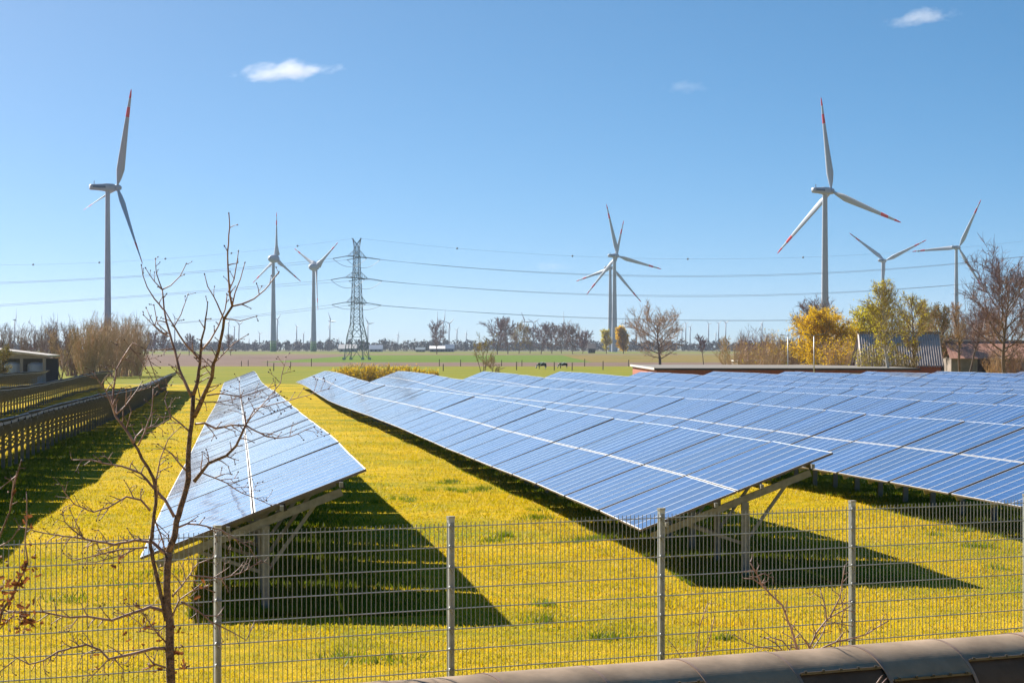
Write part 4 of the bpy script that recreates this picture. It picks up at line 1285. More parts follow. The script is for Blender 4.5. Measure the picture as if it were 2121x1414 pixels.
tree(1842, 560, 768, 300, 104, 'tall pale trunked birch with a few lime leaves before the barn', 'birch_tree', barkk='birch', twigk='olive', leaf='lime', leaf_frac=0.30, leaf_size=0.10, n1=32, n2=13, n3=10, clear=0.22, incl=0.95, r0=0.24, lean=-0.01, up=0.2)
tree(1893, 584, 768, 318, 84, 'bare forked tree standing before the corrugated barn roof', twigk='olive', leaf='lime', leaf_frac=0.15, leaf_size=0.10, n1=26, n2=12, n3=9, clear=0.24, incl=0.9, r0=0.20)
tree(1948, 612, 768, 345, 74, 'rust and olive tree at the right end of the corrugated roof', 'leafy_tree', twigk='tan', leaf='olive', leaf_frac=0.4, leaf_size=0.11, n1=26, n2=12, n3=9, clear=0.3, incl=1.0)
tree(1988, 596, 768, 322, 60, 'slim bare tree with straight dark trunk before the rusty roof', twigk='tan', n1=22, n2=10, n3=8, clear=0.36, incl=0.75, r0=0.20)
tree(2006, 612, 768, 330, 56, 'second slim bare tree close beside the straight dark trunk', twigk='mauve', n1=22, n2=10, n3=8, clear=0.36, incl=0.75, r0=0.17)
tree(2080, 546, 768, 300, 215, 'big spreading bare tree at the right picture edge', twigk='mauve', n1=30, n2=15, n3=12, clear=0.24, incl=1.1, r0=0.26, twig_r=0.019)
tree(2142, 560, 768, 312, 120, 'bare tree cut by the right picture edge', twigk='twigs', n1=26, n2=12, n3=10, clear=0.3, incl=0.95, r0=0.24)
tree(2050, 636, 768, 356, 96, 'low tan bare tree behind the rusty roof', twigk='tan', n1=26, n2=12, n3=10, clear=0.12, incl=1.0)
thicket(1775, 668, 405, 60, 'pale bare thicket behind the lime leaved tree', 'bush', 'tan', 60, fan=0.2)
thicket(1815, 640, 410, 60, 'tall pale bare thicket behind the birch', 'bush', 'olive', 60, leaf='lime', leaf_frac=0.15, leaf_size=0.11, fan=0.2)
thicket(1866, 628, 415, 60, 'tall mauve bare thicket behind the barn ridge', 'bush', 'mauve', 60, fan=0.2)
thicket(1922, 640, 410, 64, 'lime flecked thicket behind the right barn end', 'bush', 'olive', 60, leaf='lime', leaf_frac=0.3, leaf_size=0.12, fan=0.2)
thicket(2034, 618, 372, 76, 'tall mauve bare thicket left of the big spreading tree', 'bush', 'mauve', 60, fan=0.26)
tree(1925, 604, 768, 372, 76, 'lime flecked slender tree between barn ridge and slim trees', 'leafy_tree', twigk='tan', leaf='lime', leaf_frac=0.25, leaf_size=0.11, n1=26, n2=11, n3=9, clear=0.25, incl=0.9)
thicket(1998, 650, 400, 60, 'tan bare thicket behind the two slim trees', 'bush', 'tan', 56, fan=0.2)
thicket(1800, 706, 318, 44, 'low lime flecked brush at the left barn corner', 'bush', 'olive', 40, leaf='lime', leaf_frac=0.35, leaf_size=0.09, fan=0.3)
thicket(1862, 712, 318, 40, 'low olive brush before the barn roof', 'bush', 'olive', 34, leaf='olive', leaf_frac=0.3, leaf_size=0.09, fan=0.3)
thicket(1975, 690, 380, 70, 'tan bare thicket between the two barns', 'bush', 'tan', 56, fan=0.2)
thicket(2075, 716, 322, 60, 'low tan brush before the rusty barn wall', 'bush', 'tan', 40, fan=0.3)
thicket(2112, 712, 318, 50, 'low brown brush at the right picture edge', 'bush', 'twigs', 40, fan=0.3)
# middle distance
tree(1367, 655, 755, 690, 128, 'wide spreading bare tree alone beside the brick building corner', twigk='tan', n1=26, n2=12, n3=9, clear=0.12, incl=1.15, r0=0.42)
tree(1457, 690, 752, 700, 34, 'small slender bare tree standing in the brown field', twigk='mauve', n1=16, n2=8, n3=7, clear=0.4, incl=0.9)
tree(1500, 692, 752, 560, 34, 'small pale bare tree at the edge of the thicket', barkk='birch', twigk='tan', n1=14, n2=8, n3=6, clear=0.35, incl=0.7)
tree(1002, 690, 771, 395, 78, 'forked sapling with olive twigs before the cow meadow', 'sapling', twigk='olive', n1=12, n2=7, n3=6, clear=0.15, incl=0.75, stems=3, cat='sapling')
tree(1022, 740, 771, 392, 50, 'low bare bush beside the forked sapling', 'bush', twigk='tan', n1=14, n2=7, n3=6, clear=0.02, incl=0.9, stems=4)
tree(905, 667, 731, 1420, 46, 'round bare tree alone at the near edge of the far houses', twigk='mauve', n1=22, n2=11, n3=9, clear=0.25, incl=1.0, twig_r=0.05)
tree(1256, 680, 730, 1500, 30, 'pale yellow slim tree left of the overlapping turbines', 'leafy_tree', twigk='tan', leaf='lime', n_leaf=2, leaf_frac=0.7, leaf_size=0.28, n1=18, n2=9, n3=7, clear=0.1, incl=0.6)
tree(1291, 674, 731, 1500, 34, 'orange gold conical tree at the foot of overlapping turbines', 'leafy_tree', twigk='olive', leaf='gold', n_leaf=3, leaf_size=0.34, n1=22, n2=9, n3=8, clear=0.05, incl=0.8)
mid = [(1030, 666, 58, 'mauve', 'first'), (1052, 661, 50, 'twigs', 'second'), (1075, 672, 44, 'olive', 'third'), (1098, 676, 40, 'mauve', 'fourth'), (1121, 672, 44, 'mauve', 'fifth'), (1143, 670, 40, 'twigs', 'sixth'),
       (1163, 682, 44, 'mauve', 'seventh'), (1186, 684, 50, 'twigs', 'eighth'), (1207, 692, 36, 'mauve', 'ninth')]
for i, (x, yt, wp, tk, od) in enumerate(mid):
    tree(x, yt, 730, 1380 + (i*53) % 160, wp*1.2, '%s bare tree from the left in the dark grove beyond the cows' % od, twigk=tk, n1=20, n2=9, n3=9, clear=0.1, incl=0.95, twig_r=0.075, group='grove beyond the cows')
# left-hand trees
for i, (x, yt, wp) in enumerate(((6, 672, 46), (24, 668, 42), (52, 662, 46), (66, 660, 46), (84, 664, 46), (97, 661, 46), (112, 662, 46), (134, 660, 50), (154, 656, 50))):
    thicket(x, yt, 520 + (i*41) % 90, wp*0.55, '%s tall thin bare poplar counted from the left edge' % ORD[i], 'poplar_tree', 'mauve' if i % 2 else 'twigs', n_stems=7, n_side=34, cat='tree', group='poplars at far left', twig_r=0.028, fan=0.05)
tree(126, 662, 768, 350, 64, 'tan bare tree right of the open shed', twigk='tan', n1=20, n2=9, n3=8, clear=0.1, incl=0.65, stems=2, up=0.4)
for i, (x, yt, wp, tk, lb) in enumerate(((180, 660, 50, 'tan', 'left'), (205, 652, 56, 'willow', 'second'), (231, 650, 60, 'willow', 'middle'), (257, 650, 58, 'willow', 'fourth'), (281, 656, 44, 'willow', 'right'))):
    thicket(x, yt, 400 + 8*i, wp, '%s stem clump of the dense tan willow thicket under the left turbine' % lb, 'willow_bush', tk, 64, 15, leaf='rust' if i else 'olive', leaf_frac=0.30, leaf_size=0.06, group='willow thicket', fan=0.12)
thicket(148, 676, 430, 44, 'tan bare clump left of the willow thicket', 'willow_bush', 'twigs', 50, fan=0.16)
tree(-6, 718, 770, 320, 60, 'olive bush in front of the open shed at the left edge', 'bush', twigk='olive', leaf='olive', n_leaf=2, leaf_size=0.10, n1=18, n2=8, n3=7, clear=0.03, incl=0.8, stems=4)
for i, (x, yt, wp, tk) in enumerate(((316, 690, 40, 'mauve'), (340, 694, 36, 'twigs'), (392, 690, 26, 'mauve'), (478, 692, 24, 'twigs'))):
    tree(x, yt, 735, 1250, wp*1.2, ('dark bare tree right beside the willow thicket', 'bare tree between willow thicket and foreground branches', 'small far bare tree seen through the foreground branches', 'lone far bare tree left of the green footed turbines')[i], twigk=tk, n1=18, n2=9, n3=8, clear=0.12, incl=0.95, twig_r=0.06)
# yellow hedge at the far row ends
for i, (x, yt, wp) in enumerate(((706, 757, 40), (728, 754, 38), (752, 752, 40), (776, 754, 36), (800, 753, 40), (824, 755, 36), (848, 756, 36), (870, 759, 32), (893, 764, 26))):
    thicket(x, yt, 330 + (i*17) % 30, wp*1.15, '%s golden bush from the left in the hedge behind the far row ends' % ORD[i], 'hedge_bush', 'olive', 44, 10, leaf='gold', leaf_frac=0.75, leaf_size=0.08, group='hedge behind the rows', fan=0.3)

# far woods: one hazy mass each
def far_wood(name, x0, x1, ytop, Y, label, seed, dens=1.0):
    rng = np.random.default_rng(seed)
    pts = []
    X0, X1 = (x0-CX)/F*Y, (x1-CX)/F*Y
    xx = X0
    segs = []
    while xx < X1:
        w = rng.uniform(5, 13); h = max(3.0, (float(ytop) - 0) * rng.uniform(0.55, 1.1))
        yy = Y + rng.uniform(-60, 60); g = float(gz(xx, yy))
        n = int(110*dens)
        u = rng.normal(0, 1, (n, 3)); u /= np.linalg.norm(u, axis=1, keepdims=True); u *= rng.uniform(0.55, 1.0, (n, 1))
        pts.append(np.stack([xx + u[:, 0]*w*0.6, yy + u[:, 1]*w*0.6, g + h*0.52 + u[:, 2]*h*0.5], -1))
        segs.append((xx, yy, g-0.3, xx, yy, g + h*0.6, 0.3, 0.12))
        xx += w*rng.uniform(0.2, 0.45)
    pts = np.concatenate(pts)
    V, Fc = leaf_arrays(rng, pts, 1, 1.25, 0.3)
    V2, F2 = seg_arrays(segs, 4)
    fm = mat('far_wood', (0.13, 0.11, 0.11), 0.9, col2=(0.08, 0.085, 0.085), scale=0.03)
    o = link(name, np_mesh(name, np.concatenate([V, V2]), np.concatenate([Fc, F2 + len(V)]), fm))
    tag(o, label, 'wood', kind='stuff')
far_wood('far_wood', -60, 520, 11, 2700, 'hazy blue wood along the horizon at left', 1)
far_wood('far_wood', 505, 900, 12, 2750, 'hazy blue wood along the horizon around the pylon', 2)
far_wood('far_wood', 880, 1330, 12, 2700, 'hazy wood along the horizon behind the grove', 3)
far_wood('far_wood', 1310, 2180, 11, 2750, 'hazy blue wood along the horizon at right', 4)

# ------------------------------------------------------------------ buildings
brick = mat('brick', (0.40, 0.12, 0.06), 0.85, col2=(0.30, 0.09, 0.05), scale=6, bump=0.2)
conc = mat('roof_gravel', (0.20, 0.18, 0.16), 0.95, var=0.25, scale=0.4)
fascia = mat('fascia', (0.035, 0.034, 0.036), 0.6)
def brick_building():
    Yf, Yb = 293.0, 352.0
    ztop = CAMZ - 2.42
    xl = 300/F*Yf; xr = 44.8
    g = float(gz(xl, Yf)) - 0.3
    root = empty('brick_building', (xl, Yf, g), 'long low brick building with flat grey roof beyond the panels', 'building')
    t = 0.3
    for nm, c, sz in (('wall', ((xl+xr)/2, Yf+t/2, (g+ztop)/2), (xr-xl, t, ztop-g)), ('wall', ((xl+xr)/2, Yb-t/2, (g+ztop)/2), (xr-xl, t, ztop-g)),
                      ('wall', (xl+t/2, (Yf+Yb)/2, (g+ztop)/2), (t-0.01, Yb-Yf-2*t, ztop-g)), ('wall', (xr-t/2, (Yf+Yb)/2, (g+ztop)/2), (t-0.01, Yb-Yf-2*t, ztop-g))):
        b_ = MB(); b_.box(c, sz); b_.build(nm, brick, root)
    b_ = MB(); b_.box(((xl+xr)/2, (Yf+Yb)/2, ztop+0.09), (xr-xl+0.5, Yb-Yf+0.5, 0.18)); rf = b_.build('roof', conc, root)
    b_ = MB(); b_.box(((xl+xr)/2, Yf-0.30, ztop+0.06), (xr-xl+0.54, 0.06, 0.22)); b_.build('fascia', fascia, rf)
    b_ = MB(); b_.box((xl-0.29, (Yf+Yb)/2, ztop+0.10), (0.06, Yb-Yf+0.4, 0.26)); b_.build('edge_trim', mat('zinc', (0.62, 0.60, 0.58), 0.5, metal=0.2), rf)
    b_ = MB(); b_.box(((xl+xr)/2+8, Yf-0.03, ztop-0.42), (xr-xl-17, 0.05, 0.10)); b_.build('gutter', mat('zinc', (0.6,)*3), root)
    for i in range(6):
        bx = xl + 6 + i*7
        b_ = MB(); b_.box((bx, Yf-0.02, ztop-1.15), (1.6, 0.05, 0.7)); w_ = b_.build('window', mat('window_frame', (0.5, 0.5, 0.5), 0.5), root)
        for s_ in (-0.39, 0.39):
            b_ = MB(); b_.box((bx+s_, Yf-0.05, ztop-1.15), (0.70, 0.02, 0.58)); b_.build('pane', mat('pane', (0.02, 0.03, 0.04), 0.1), w_)
brick_building()
def flat_shed():
    a = P(1530, 752, 385); b2 = P(1634, 752, 385)
    g = float(gz(a.x, 385)); zt = CAMZ - (748.5-HZ)/F*385
    root = empty('flat_shed', (a.x, 385, g), 'low shed with bright flat white roof behind the brick building', 'building')
    b_ = MB(); b_.box(((a.x+b2.x)/2, 391, (g-0.3+zt)/2), (b2.x-a.x-0.2, 12, zt-g+0.3)); b_.build('wall', mat('shed_wall', (0.35, 0.30, 0.25), 0.8, var=0.3), root)
    b_ = MB(); b_.box(((a.x+b2.x)/2, 391, zt+0.08), (b2.x-a.x+0.3, 12.5, 0.16)); b_.build('roof', mat('white_roof', (0.78, 0.74, 0.72), 0.6), root)
flat_shed()

def corrugated_barn():
    Y = 330.0
    zr = P(0, 690, Y).z; ze = P(0, 758, Y-4).z
    xl, xr = P(1776, 0, Y).x, P(1946, 0, Y).x
    g = float(gz(xl, Y)) - 0.2
    root = empty('barn', (xl, Y, g), 'old barn with grey corrugated roof behind the birch', 'building')
    depth = 5.2
    for s_ in (-1, 1):
        b_ = MB(); V = []; Fc = []
        n = 68
        for i in range(n+1):
            x = xl + (xr-xl)*i/n; off = 0.11*(1 if i % 2 else -1)
            skew = -0.30
            V.append((x, Y, zr + off)); V.append((x + skew, Y + s_*depth, ze + off))
        for i in range(n): Fc.append((2*i, 2*i+1, 2*i+3, 2*i+2))
        b_.add(V, Fc)
        b_.add([(p[0], p[1], p[2]-0.06) for p in V], [tuple(reversed(f)) for f in Fc])
        b_.build('corrugated_roof', mat('fibre_cement', (0.66, 0.56, 0.51), 0.85, col2=(0.45, 0.37, 0.34), scale=0.9), root)
    b_ = MB(); b_.bar((xl-0.1, Y, zr+0.10), (xr+0.1, Y, zr+0.10), 0.5, 0.14); b_.build('ridge_cap', mat('ridge', (0.10, 0.085, 0.08), 0.8), root)
    for nm, c, sz in (('wall', ((xl+xr)/2-0.3, Y-depth+0.6, (g+ze+0.2)/2), (xr-xl-0.5, 0.25, ze+0.2-g)), ('wall', ((xl+xr)/2-0.3, Y+depth-0.6, (g+ze+0.2)/2), (xr-xl-0.5, 0.25, ze+0.2-g))):
        b_ = MB(); b_.box(c, sz); b_.build(nm, brick, root)
    for x in (xl+0.2, xr-0.35):
        b_ = MB(); b_.add([(x, Y-depth+0.6, g), (x, Y+depth-0.6, g), (x, Y+depth-0.6, ze), (x, Y, zr-0.25), (x, Y-depth+0.6, ze),
                           (x+0.2, Y-depth+0.6, g), (x+0.2, Y+depth-0.6, g), (x+0.2, Y+depth-0.6, ze), (x+0.2, Y, zr-0.25), (x+0.2, Y-depth+0.6, ze)],
                          [(0,1,2,3,4), (9,8,7,6,5), (0,5,6,1), (1,6,7,2), (2,7,8,3), (3,8,9,4), (4,9,5,0)])
        b_.build('gable', mat('gable_boards', (0.10, 0.08, 0.07), 0.9), root)
corrugated_barn()

def rusty_barn():
    Y = 345.0
    zr = P(0, 706, Y).z; ze = P(0, 742, Y-4).z
    xl, xr = P(1956, 0, Y).x, P(2190, 0, Y).x
    g = float(gz(xl, Y)) - 0.2
    root = empty('barn', (xl, Y, g), 'barn with rusty red brown roof and dark doorway behind bare trees', 'building')
    roofm = mat('rusty_roof', (0.62, 0.29, 0.19), 0.8, col2=(0.42, 0.20, 0.14), scale=0.6)
    depth = 4.6
    for s_ in (-1, 1):
        n = 30
        for i in range(n):
            x0 = xl + (xr-xl)*i/n; x1 = xl + (xr-xl)*(i+1)/n - 0.03
            b_ = MB(); b_.add([(x0, Y, zr), (x1, Y, zr), (x1, Y+s_*depth, ze), (x0, Y+s_*depth, ze), (x0, Y, zr-0.06), (x1, Y, zr-0.06), (x1, Y+s_*depth, ze-0.06), (x0, Y+s_*depth, ze-0.06)],
                              [(0,1,2,3), (7,6,5,4), (0,4,5,1), (1,5,6,2), (2,6,7,3), (3,7,4,0)])
            b_.build('roof_panel', roofm, root)
    b_ = MB(); b_.bar((xl-0.1, Y, zr+0.06), (xr+0.1, Y, zr+0.06), 0.4, 0.14); b_.build('ridge_cap', mat('zinc', (0.6,)*3), root)
    dx0, dx1 = P(2013, 0, Y).x, P(2041, 0, Y).x
    yw = Y-depth+0.5
    wm = mat('plaster', (0.34, 0.27, 0.22), 0.9, var=0.4, scale=0.7)
    for a, b2 in ((xl+0.2, dx0), (dx1, xr-0.2)):
        b_ = MB(); b_.box(((a+b2)/2, yw, (g+ze+0.1)/2), (b2-a, 0.25, ze+0.1-g)); b_.build('wall', wm, root)
    b_ = MB(); b_.box(((xl+xr)/2, Y+depth-0.5, (g+ze+0.1)/2), (xr-xl-0.4, 0.25, ze+0.1-g)); b_.build('wall', wm, root)
    for x in (xl+0.3, xr-0.3):
        b_ = MB(); b_.box((x, Y, (g+ze+0.1)/2), (0.2, 2*depth-1.4, ze+0.1-g)); b_.build('wall', wm, root)
    b_ = MB(); b_.bar((dx0, yw-0.05, g), (dx0, yw-0.05, ze), 0.14); b_.bar((dx1, yw-0.05, g), (dx1, yw-0.05, ze), 0.14); b_.build('door_frame', mat('wood_dark', (0.06, 0.045, 0.04), 0.8), root)
rusty_barn()

def open_shed():
    Y = 335.0
    pr = [P(-60, 718, Y), P(0, 724.5, Y), P(103, 737, Y)]
    g = float(gz(pr[0].x, Y)) - 0.2
    root = empty('open_shed', (pr[1].x, Y, g), 'open fronted grey shed with sloping roof at the left edge', 'building')
    b_ = MB(); b_.bar(pr[0] + Vector((0, 3, 0)), pr[2] + Vector((0, 3, 0)), 9.0, 0.22, up=(0, 0, 1)); b_.build('roof', mat('shed_roof', (0.55, 0.50, 0.47), 0.7, var=0.3), root)
    zb = P(0, 742.5, Y).z
    b_ = MB(); y_ = Y - 1.2
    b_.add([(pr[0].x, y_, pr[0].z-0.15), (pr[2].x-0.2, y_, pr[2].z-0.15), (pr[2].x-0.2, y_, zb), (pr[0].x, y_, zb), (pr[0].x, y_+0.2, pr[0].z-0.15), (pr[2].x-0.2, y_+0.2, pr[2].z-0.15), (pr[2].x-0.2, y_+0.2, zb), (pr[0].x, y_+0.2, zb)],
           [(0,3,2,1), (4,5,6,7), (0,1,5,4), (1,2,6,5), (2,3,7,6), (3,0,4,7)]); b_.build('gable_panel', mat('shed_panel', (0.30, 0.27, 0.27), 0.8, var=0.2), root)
    for x in (-40, 5, 48, 95):
        p = P(x, 0, Y); b_ = MB(); b_.box((p.x, Y-1.1, (g+zb)/2), (0.35, 0.35, zb-g)); b_.build('post', mat('shed_post', (0.30, 0.27, 0.26), 0.8), root)
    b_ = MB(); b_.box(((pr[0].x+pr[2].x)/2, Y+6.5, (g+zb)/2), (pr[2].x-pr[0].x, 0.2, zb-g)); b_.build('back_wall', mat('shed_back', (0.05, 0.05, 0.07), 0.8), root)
    tank = mat('tank', (0.42, 0.48, 0.62), 0.5, var=0.25, scale=0.8)
    for x, lb in ((28, 'left grey blue tank standing inside the open shed'), (76, 'right grey blue tank standing inside the open shed')):
        p = P(x, 0, Y+0.2); b_ = MB()
        b_.lathe([(1.05, 0.0), (1.1, 0.08), (1.15, 1.5), (1.17, 2.3), (1.12, 2.5), (0.7, 2.72), (0.2, 2.78)], 20, c=(p.x, Y+0.2, float(gz(p.x, Y+0.2))))
        tk = b_.build('storage_tank', tank, smooth=True); tag(tk, lb, 'tank', 'tanks in the shed')
open_shed()

def far_house(x0, x1, yr, ye, Y, label, wall_c, roof_c, k):
    a, b2 = P(x0, 0, Y), P(x1, 0, Y)
    zr, ze = P(0, yr, Y).z, P(0, ye, Y).z
    g = float(gz(a.x, Y)) - 0.3
    root = empty('farm_building', ((a.x+b2.x)/2, Y, g), label, 'building', 'far farm buildings')
    d = 6.0
    b_ = MB(); b_.box(((a.x+b2.x)/2, Y, (g+ze)/2), (b2.x-a.x, 2*d, ze-g)); b_.build('wall', mat('far_wall_%d' % k, wall_c, 0.8), root)
    b_ = MB(); e = 0.5
    b_.add([(a.x-e, Y-d-e, ze), (b2.x+e, Y-d-e, ze), (b2.x+e, Y+d+e, ze), (a.x-e, Y+d+e, ze), (a.x-e, Y, zr), (b2.x+e, Y, zr)], [(0,1,5,4), (2,3,4,5), (0,4,3), (1,2,5), (3,2,1,0)])
    b_.build('roof', mat('far_roof_%d' % k, roof_c, 0.7), root)
    for i in range(3):
        x = a.x + (b2.x-a.x)*(i+0.5)/3
        b_ = MB(); b_.box((x, Y-d-0.03, (g+ze)/2), ((b2.x-a.x)*0.12, 0.08, (ze-g)*0.4)); b_.build('window', mat('pane', (0.02, 0.03, 0.04), 0.1), root)
far_house(703, 738, 713, 722, 2000, 'low white roofed farm hall behind the pylon left leg', (0.5, 0.45, 0.43), (0.62, 0.58, 0.56), 0)
far_house(766, 792, 714, 723, 2050, 'blue grey roofed farm building right of the pylon foot', (0.28, 0.30, 0.36), (0.22, 0.27, 0.36), 1)
far_house(891, 921, 716, 722, 1950, 'white roofed far building behind the lone round tree', (0.10, 0.12, 0.16), (0.85, 0.80, 0.78), 2)
far_house(862, 880, 719, 724, 1960, 'dark far building left of the white roofed one', (0.10, 0.14, 0.16), (0.12, 0.16, 0.20), 3)
far_house(922, 940, 713, 722, 2000, 'blue far building right of the white roofed one', (0.08, 0.13, 0.22), (0.10, 0.16, 0.25), 4)
far_house(1218, 1232, 711, 722, 1600, 'dark gabled hut between the grove and overlapping turbines', (0.05, 0.05, 0.05), (0.07, 0.06, 0.06), 5)

# ------------------------------------------------------------------ cows, posts, lamps
def cow(x, Y, label, flip, seed):
    b0 = base(x, Y)
    root = empty('cow', b0, label, 'cow', 'cows grazing in the meadow')
    s_ = 1.0
    V = [(0.75,0,1.15),(0.35,0,1.12),(-0.15,0,1.08),(-0.6,0,1.10),(-0.85,0,1.12),   # rump .. withers 0-4
         (-1.15,0,0.85),(-1.32,0,0.45),(-1.42,0,0.18),                               # neck, head, muzzle 5-7
         (0.72,0.2,0.75),(0.80,0.2,0.40),(0.72,0.2,0.02), (0.68,-0.2,0.75),(0.74,-0.2,0.40),(0.66,-0.2,0.02),
         (-0.62,0.18,0.72),(-0.62,0.18,0.38),(-0.60,0.18,0.02), (-0.66,-0.18,0.72),(-0.72,-0.18,0.38),(-0.70,-0.18,0.02),
         (0.92,0,1.05),(0.98,0,0.6),(0.97,0,0.35), (-1.24,0.17,0.52),(-1.24,-0.17,0.52), (0.4,0,0.62)]
    E = [(0,1),(1,2),(2,3),(3,4),(4,5),(5,6),(6,7),(0,8),(8,9),(9,10),(0,11),(11,12),(12,13),(3,14),(14,15),(15,16),(3,17),(17,18),(18,19),(0,20),(20,21),(21,22),(6,23),(6,24),(1,25)]
    Rr = [.28,.38,.38,.34,.27,.19,.14,.10, .16,.09,.07,.16,.09,.07,.13,.08,.07,.13,.08,.07,.04,.025,.045,.05,.05,.14]
    me = bpy.data.meshes.new('body'); me.from_pydata([(v[0]*flip, v[1], v[2]) for v in V], E, [])
    o = bpy.data.objects.new('body', me); COL.objects.link(o); o.parent = root
    me.materials.append(mat('cow_hide', (0.75, 0.72, 0.68), 0.8, col2=(0.012, 0.011, 0.011), scale=1.6, contrast=(0.52, 0.54)))
    sk = o.modifiers.new('skin', 'SKIN')
    if not me.skin_vertices: bpy.context.view_layer.objects.active = o
    lay = me.skin_vertices[0].data if me.skin_vertices else None
    if lay:
        for i, r_ in enumerate(Rr): lay[i].radius = (r_, r_)
        lay[2].use_root = True
    sb = o.modifiers.new('sub', 'SUBSURF'); sb.levels = 2; sb.render_levels = 2
    me['seed'] = seed
    return root
c1 = cow(1123, 560, 'left black and white cow grazing in the meadow', 1, 1)
c2 = cow(1167, 575, 'right black and white cow grazing in the meadow', 1, 2)
c1.rotation_euler = (0, 0, R(18)); c2.rotation_euler = (0, 0, R(8))
c2.scale = (0.95, 0.95, 0.92)

postm = mat('old_post', (0.11, 0.085, 0.065), 0.9, var=0.3, scale=5)
def field_post(x, Y, h, label):
    p = base(x, Y); b_ = MB()
    b_.tube([p - Vector((0, 0, 0.15)), p + Vector((0, 0, h*0.6)), p + Vector((0.02, 0, h))], [0.10, 0.095, 0.085], 8)
    o = b_.build('fence_post', postm); tag(o, label, 'post', 'wooden field posts')
for i, (x, Y, h) in enumerate(((500, 640, 1.3), (514, 645, 1.5), (554, 645, 1.3), (602, 640, 1.2), (645, 635, 1.9), (567, 520, 1.6), (910, 640, 1.7), (918, 520, 1.4), (954, 640, 1.6), (1039, 645, 1.5), (1070, 540, 1.7),
                               (1081, 640, 1.5), (1148, 530, 1.7), (1185, 530, 1.6), (1211, 640, 1.8), (1249, 545, 1.8), (1302, 640, 1.6))):
    field_post(x, Y, h, '%s small wooden field post counted from the left' % ORD[i])

def lamp(x, ytop, Y, label, double):
    p = base(x, Y); zt = P(x, ytop, Y).z
    root = empty('lamp_post', p, label, 'street lamp', 'lamp posts beyond the panels')
    b_ = MB(); b_.tube([p - Vector((0, 0, 0.1)), Vector((p.x, p.y, zt))], [0.085, 0.05], 10); b_.build('pole', mat('lamp_pole', (0.62, 0.60, 0.58), 0.45, metal=0.4), root, smooth=True)
    hm = mat('lamp_head', (0.20, 0.19, 0.18), 0.5) if double else mat('lamp_head_light', (0.55, 0.53, 0.5), 0.5)
    for s_ in ((-1, 1) if double else (-1,)):
        b_ = MB(); b_.bar(Vector((p.x, p.y, zt)), Vector((p.x + s_*0.5, p.y, zt + 0.12)), 0.06); b_.build('arm', hm, root)
        b_ = MB(); b_.box((p.x + s_*0.75, p.y, zt + 0.15), (0.62, 0.22, 0.11), Matrix.Rotation(-s_*0.15, 3, 'Y')); b_.build('lamp_head', hm, root)
lamp(1632, 696, 342, 'slim lamp post with single head left of the golden tree', False)
lamp(1686, 695, 292, 'lamp post with two lamp heads before the golden tree', True)

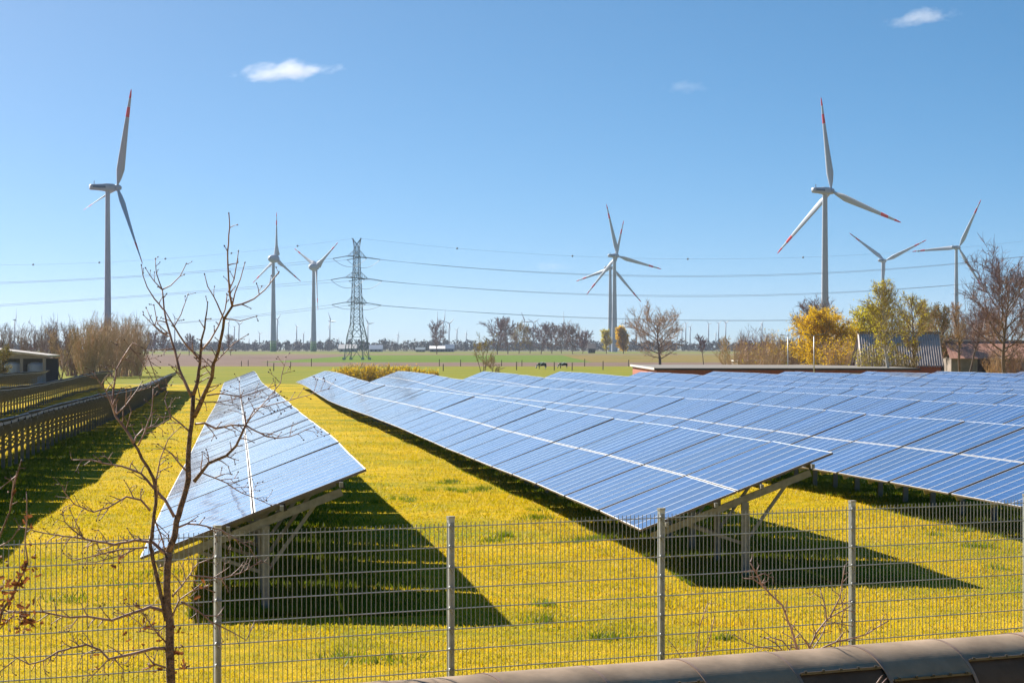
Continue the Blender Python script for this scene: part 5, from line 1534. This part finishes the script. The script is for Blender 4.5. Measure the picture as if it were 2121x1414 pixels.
# ------------------------------------------------------------------ clouds and haze
def cloud(x, y, w, h, Y, label, dens, seed, tilt=0.0):
    c = P(x, y, Y); W, Hh = w/F*Y, h/F*Y
    me = bpy.data.meshes.new('cloud')
    import bmesh
    bm = bmesh.new(); bmesh.ops.create_icosphere(bm, subdivisions=3, radius=1.0); bm.to_mesh(me); bm.free()
    o = link('cloud', me); o.location = c; o.scale = (W*0.70, W*0.30, Hh*0.58); o.rotation_euler = (0, tilt, 0)
    m = bpy.data.materials.new('cloud_%d' % seed); m.use_nodes = True; nt = m.node_tree; nt.nodes.clear()
    out = nt.nodes.new('ShaderNodeOutputMaterial'); pv = nt.nodes.new('ShaderNodeVolumePrincipled')
    pv.inputs['Color'].default_value = (0.95, 0.95, 0.97, 1); pv.inputs['Anisotropy'].default_value = 0.3
    tc = nt.nodes.new('ShaderNodeTexCoord'); ln = nt.nodes.new('ShaderNodeVectorMath'); ln.operation = 'LENGTH'
    nt.links.new(tc.outputs['Object'], ln.inputs[0])
    mp = nt.nodes.new('ShaderNodeMapping'); mp.inputs['Scale'].default_value = (2.6, 1.6, 1.1); mp.inputs['Location'].default_value = (seed*3.1, seed, 0)
    nz = nt.nodes.new('ShaderNodeTexNoise'); nz.inputs['Scale'].default_value = 1.0; nz.inputs['Detail'].default_value = 5; nz.inputs['Roughness'].default_value = 0.6
    nt.links.new(tc.outputs['Object'], mp.inputs['Vector']); nt.links.new(mp.outputs['Vector'], nz.inputs['Vector'])
    def M(op, a, b_):
        n = nt.nodes.new('ShaderNodeMath'); n.operation = op
        for i, v in enumerate((a, b_)):
            if isinstance(v, (int, float)): n.inputs[i].default_value = v
            else: nt.links.new(v, n.inputs[i])
        return n.outputs[0]
    # density = clamp(noise - falloff)
    d = M('SUBTRACT', M('MULTIPLY', nz.outputs['Fac'], 1.5), M('ADD', M('MULTIPLY', ln.outputs['Value'], 0.75), 0.22))
    dd = M('MULTIPLY', M('MAXIMUM', d, 0.0), dens)
    nt.links.new(dd, pv.inputs['Density']); nt.links.new(pv.outputs[0], out.inputs['Volume'])
    me.materials.append(m)
    tag(o, label, 'cloud', 'small clouds')
cloud(592, 148, 200, 46, 9000, 'small bright cloud at upper left of centre', 0.028, 1, -0.09)
cloud(1908, 36, 140, 42, 9000, 'small pale cloud in the upper right corner', 0.015, 2, -0.12)
cloud(1422, 180, 86, 32, 9000, 'very faint cloud wisp right of centre', 0.006, 3)
cloud(1145, 552, 80, 26, 9000, 'faint low cloud wisp left of overlapping turbines', 0.006, 5)

b_ = MB(); b_.box((0, 3500, 60), (6400, 7200, 124))
hz = b_.build('haze', [])
hm = bpy.data.materials.new('haze'); hm.use_nodes = True; hm.node_tree.nodes.clear()
ho = hm.node_tree.nodes.new('ShaderNodeOutputMaterial'); hv = hm.node_tree.nodes.new('ShaderNodeVolumePrincipled')
hv.inputs['Color'].default_value = (0.66, 0.76, 1.0, 1); hv.inputs['Density'].default_value = 0.00005; hv.inputs['Anisotropy'].default_value = 0.2
hm.node_tree.links.new(hv.outputs[0], ho.inputs['Volume'])
hz.data.materials.append(hm)
tag(hz, 'thin pale spring haze over the whole plain', 'haze', kind='stuff')
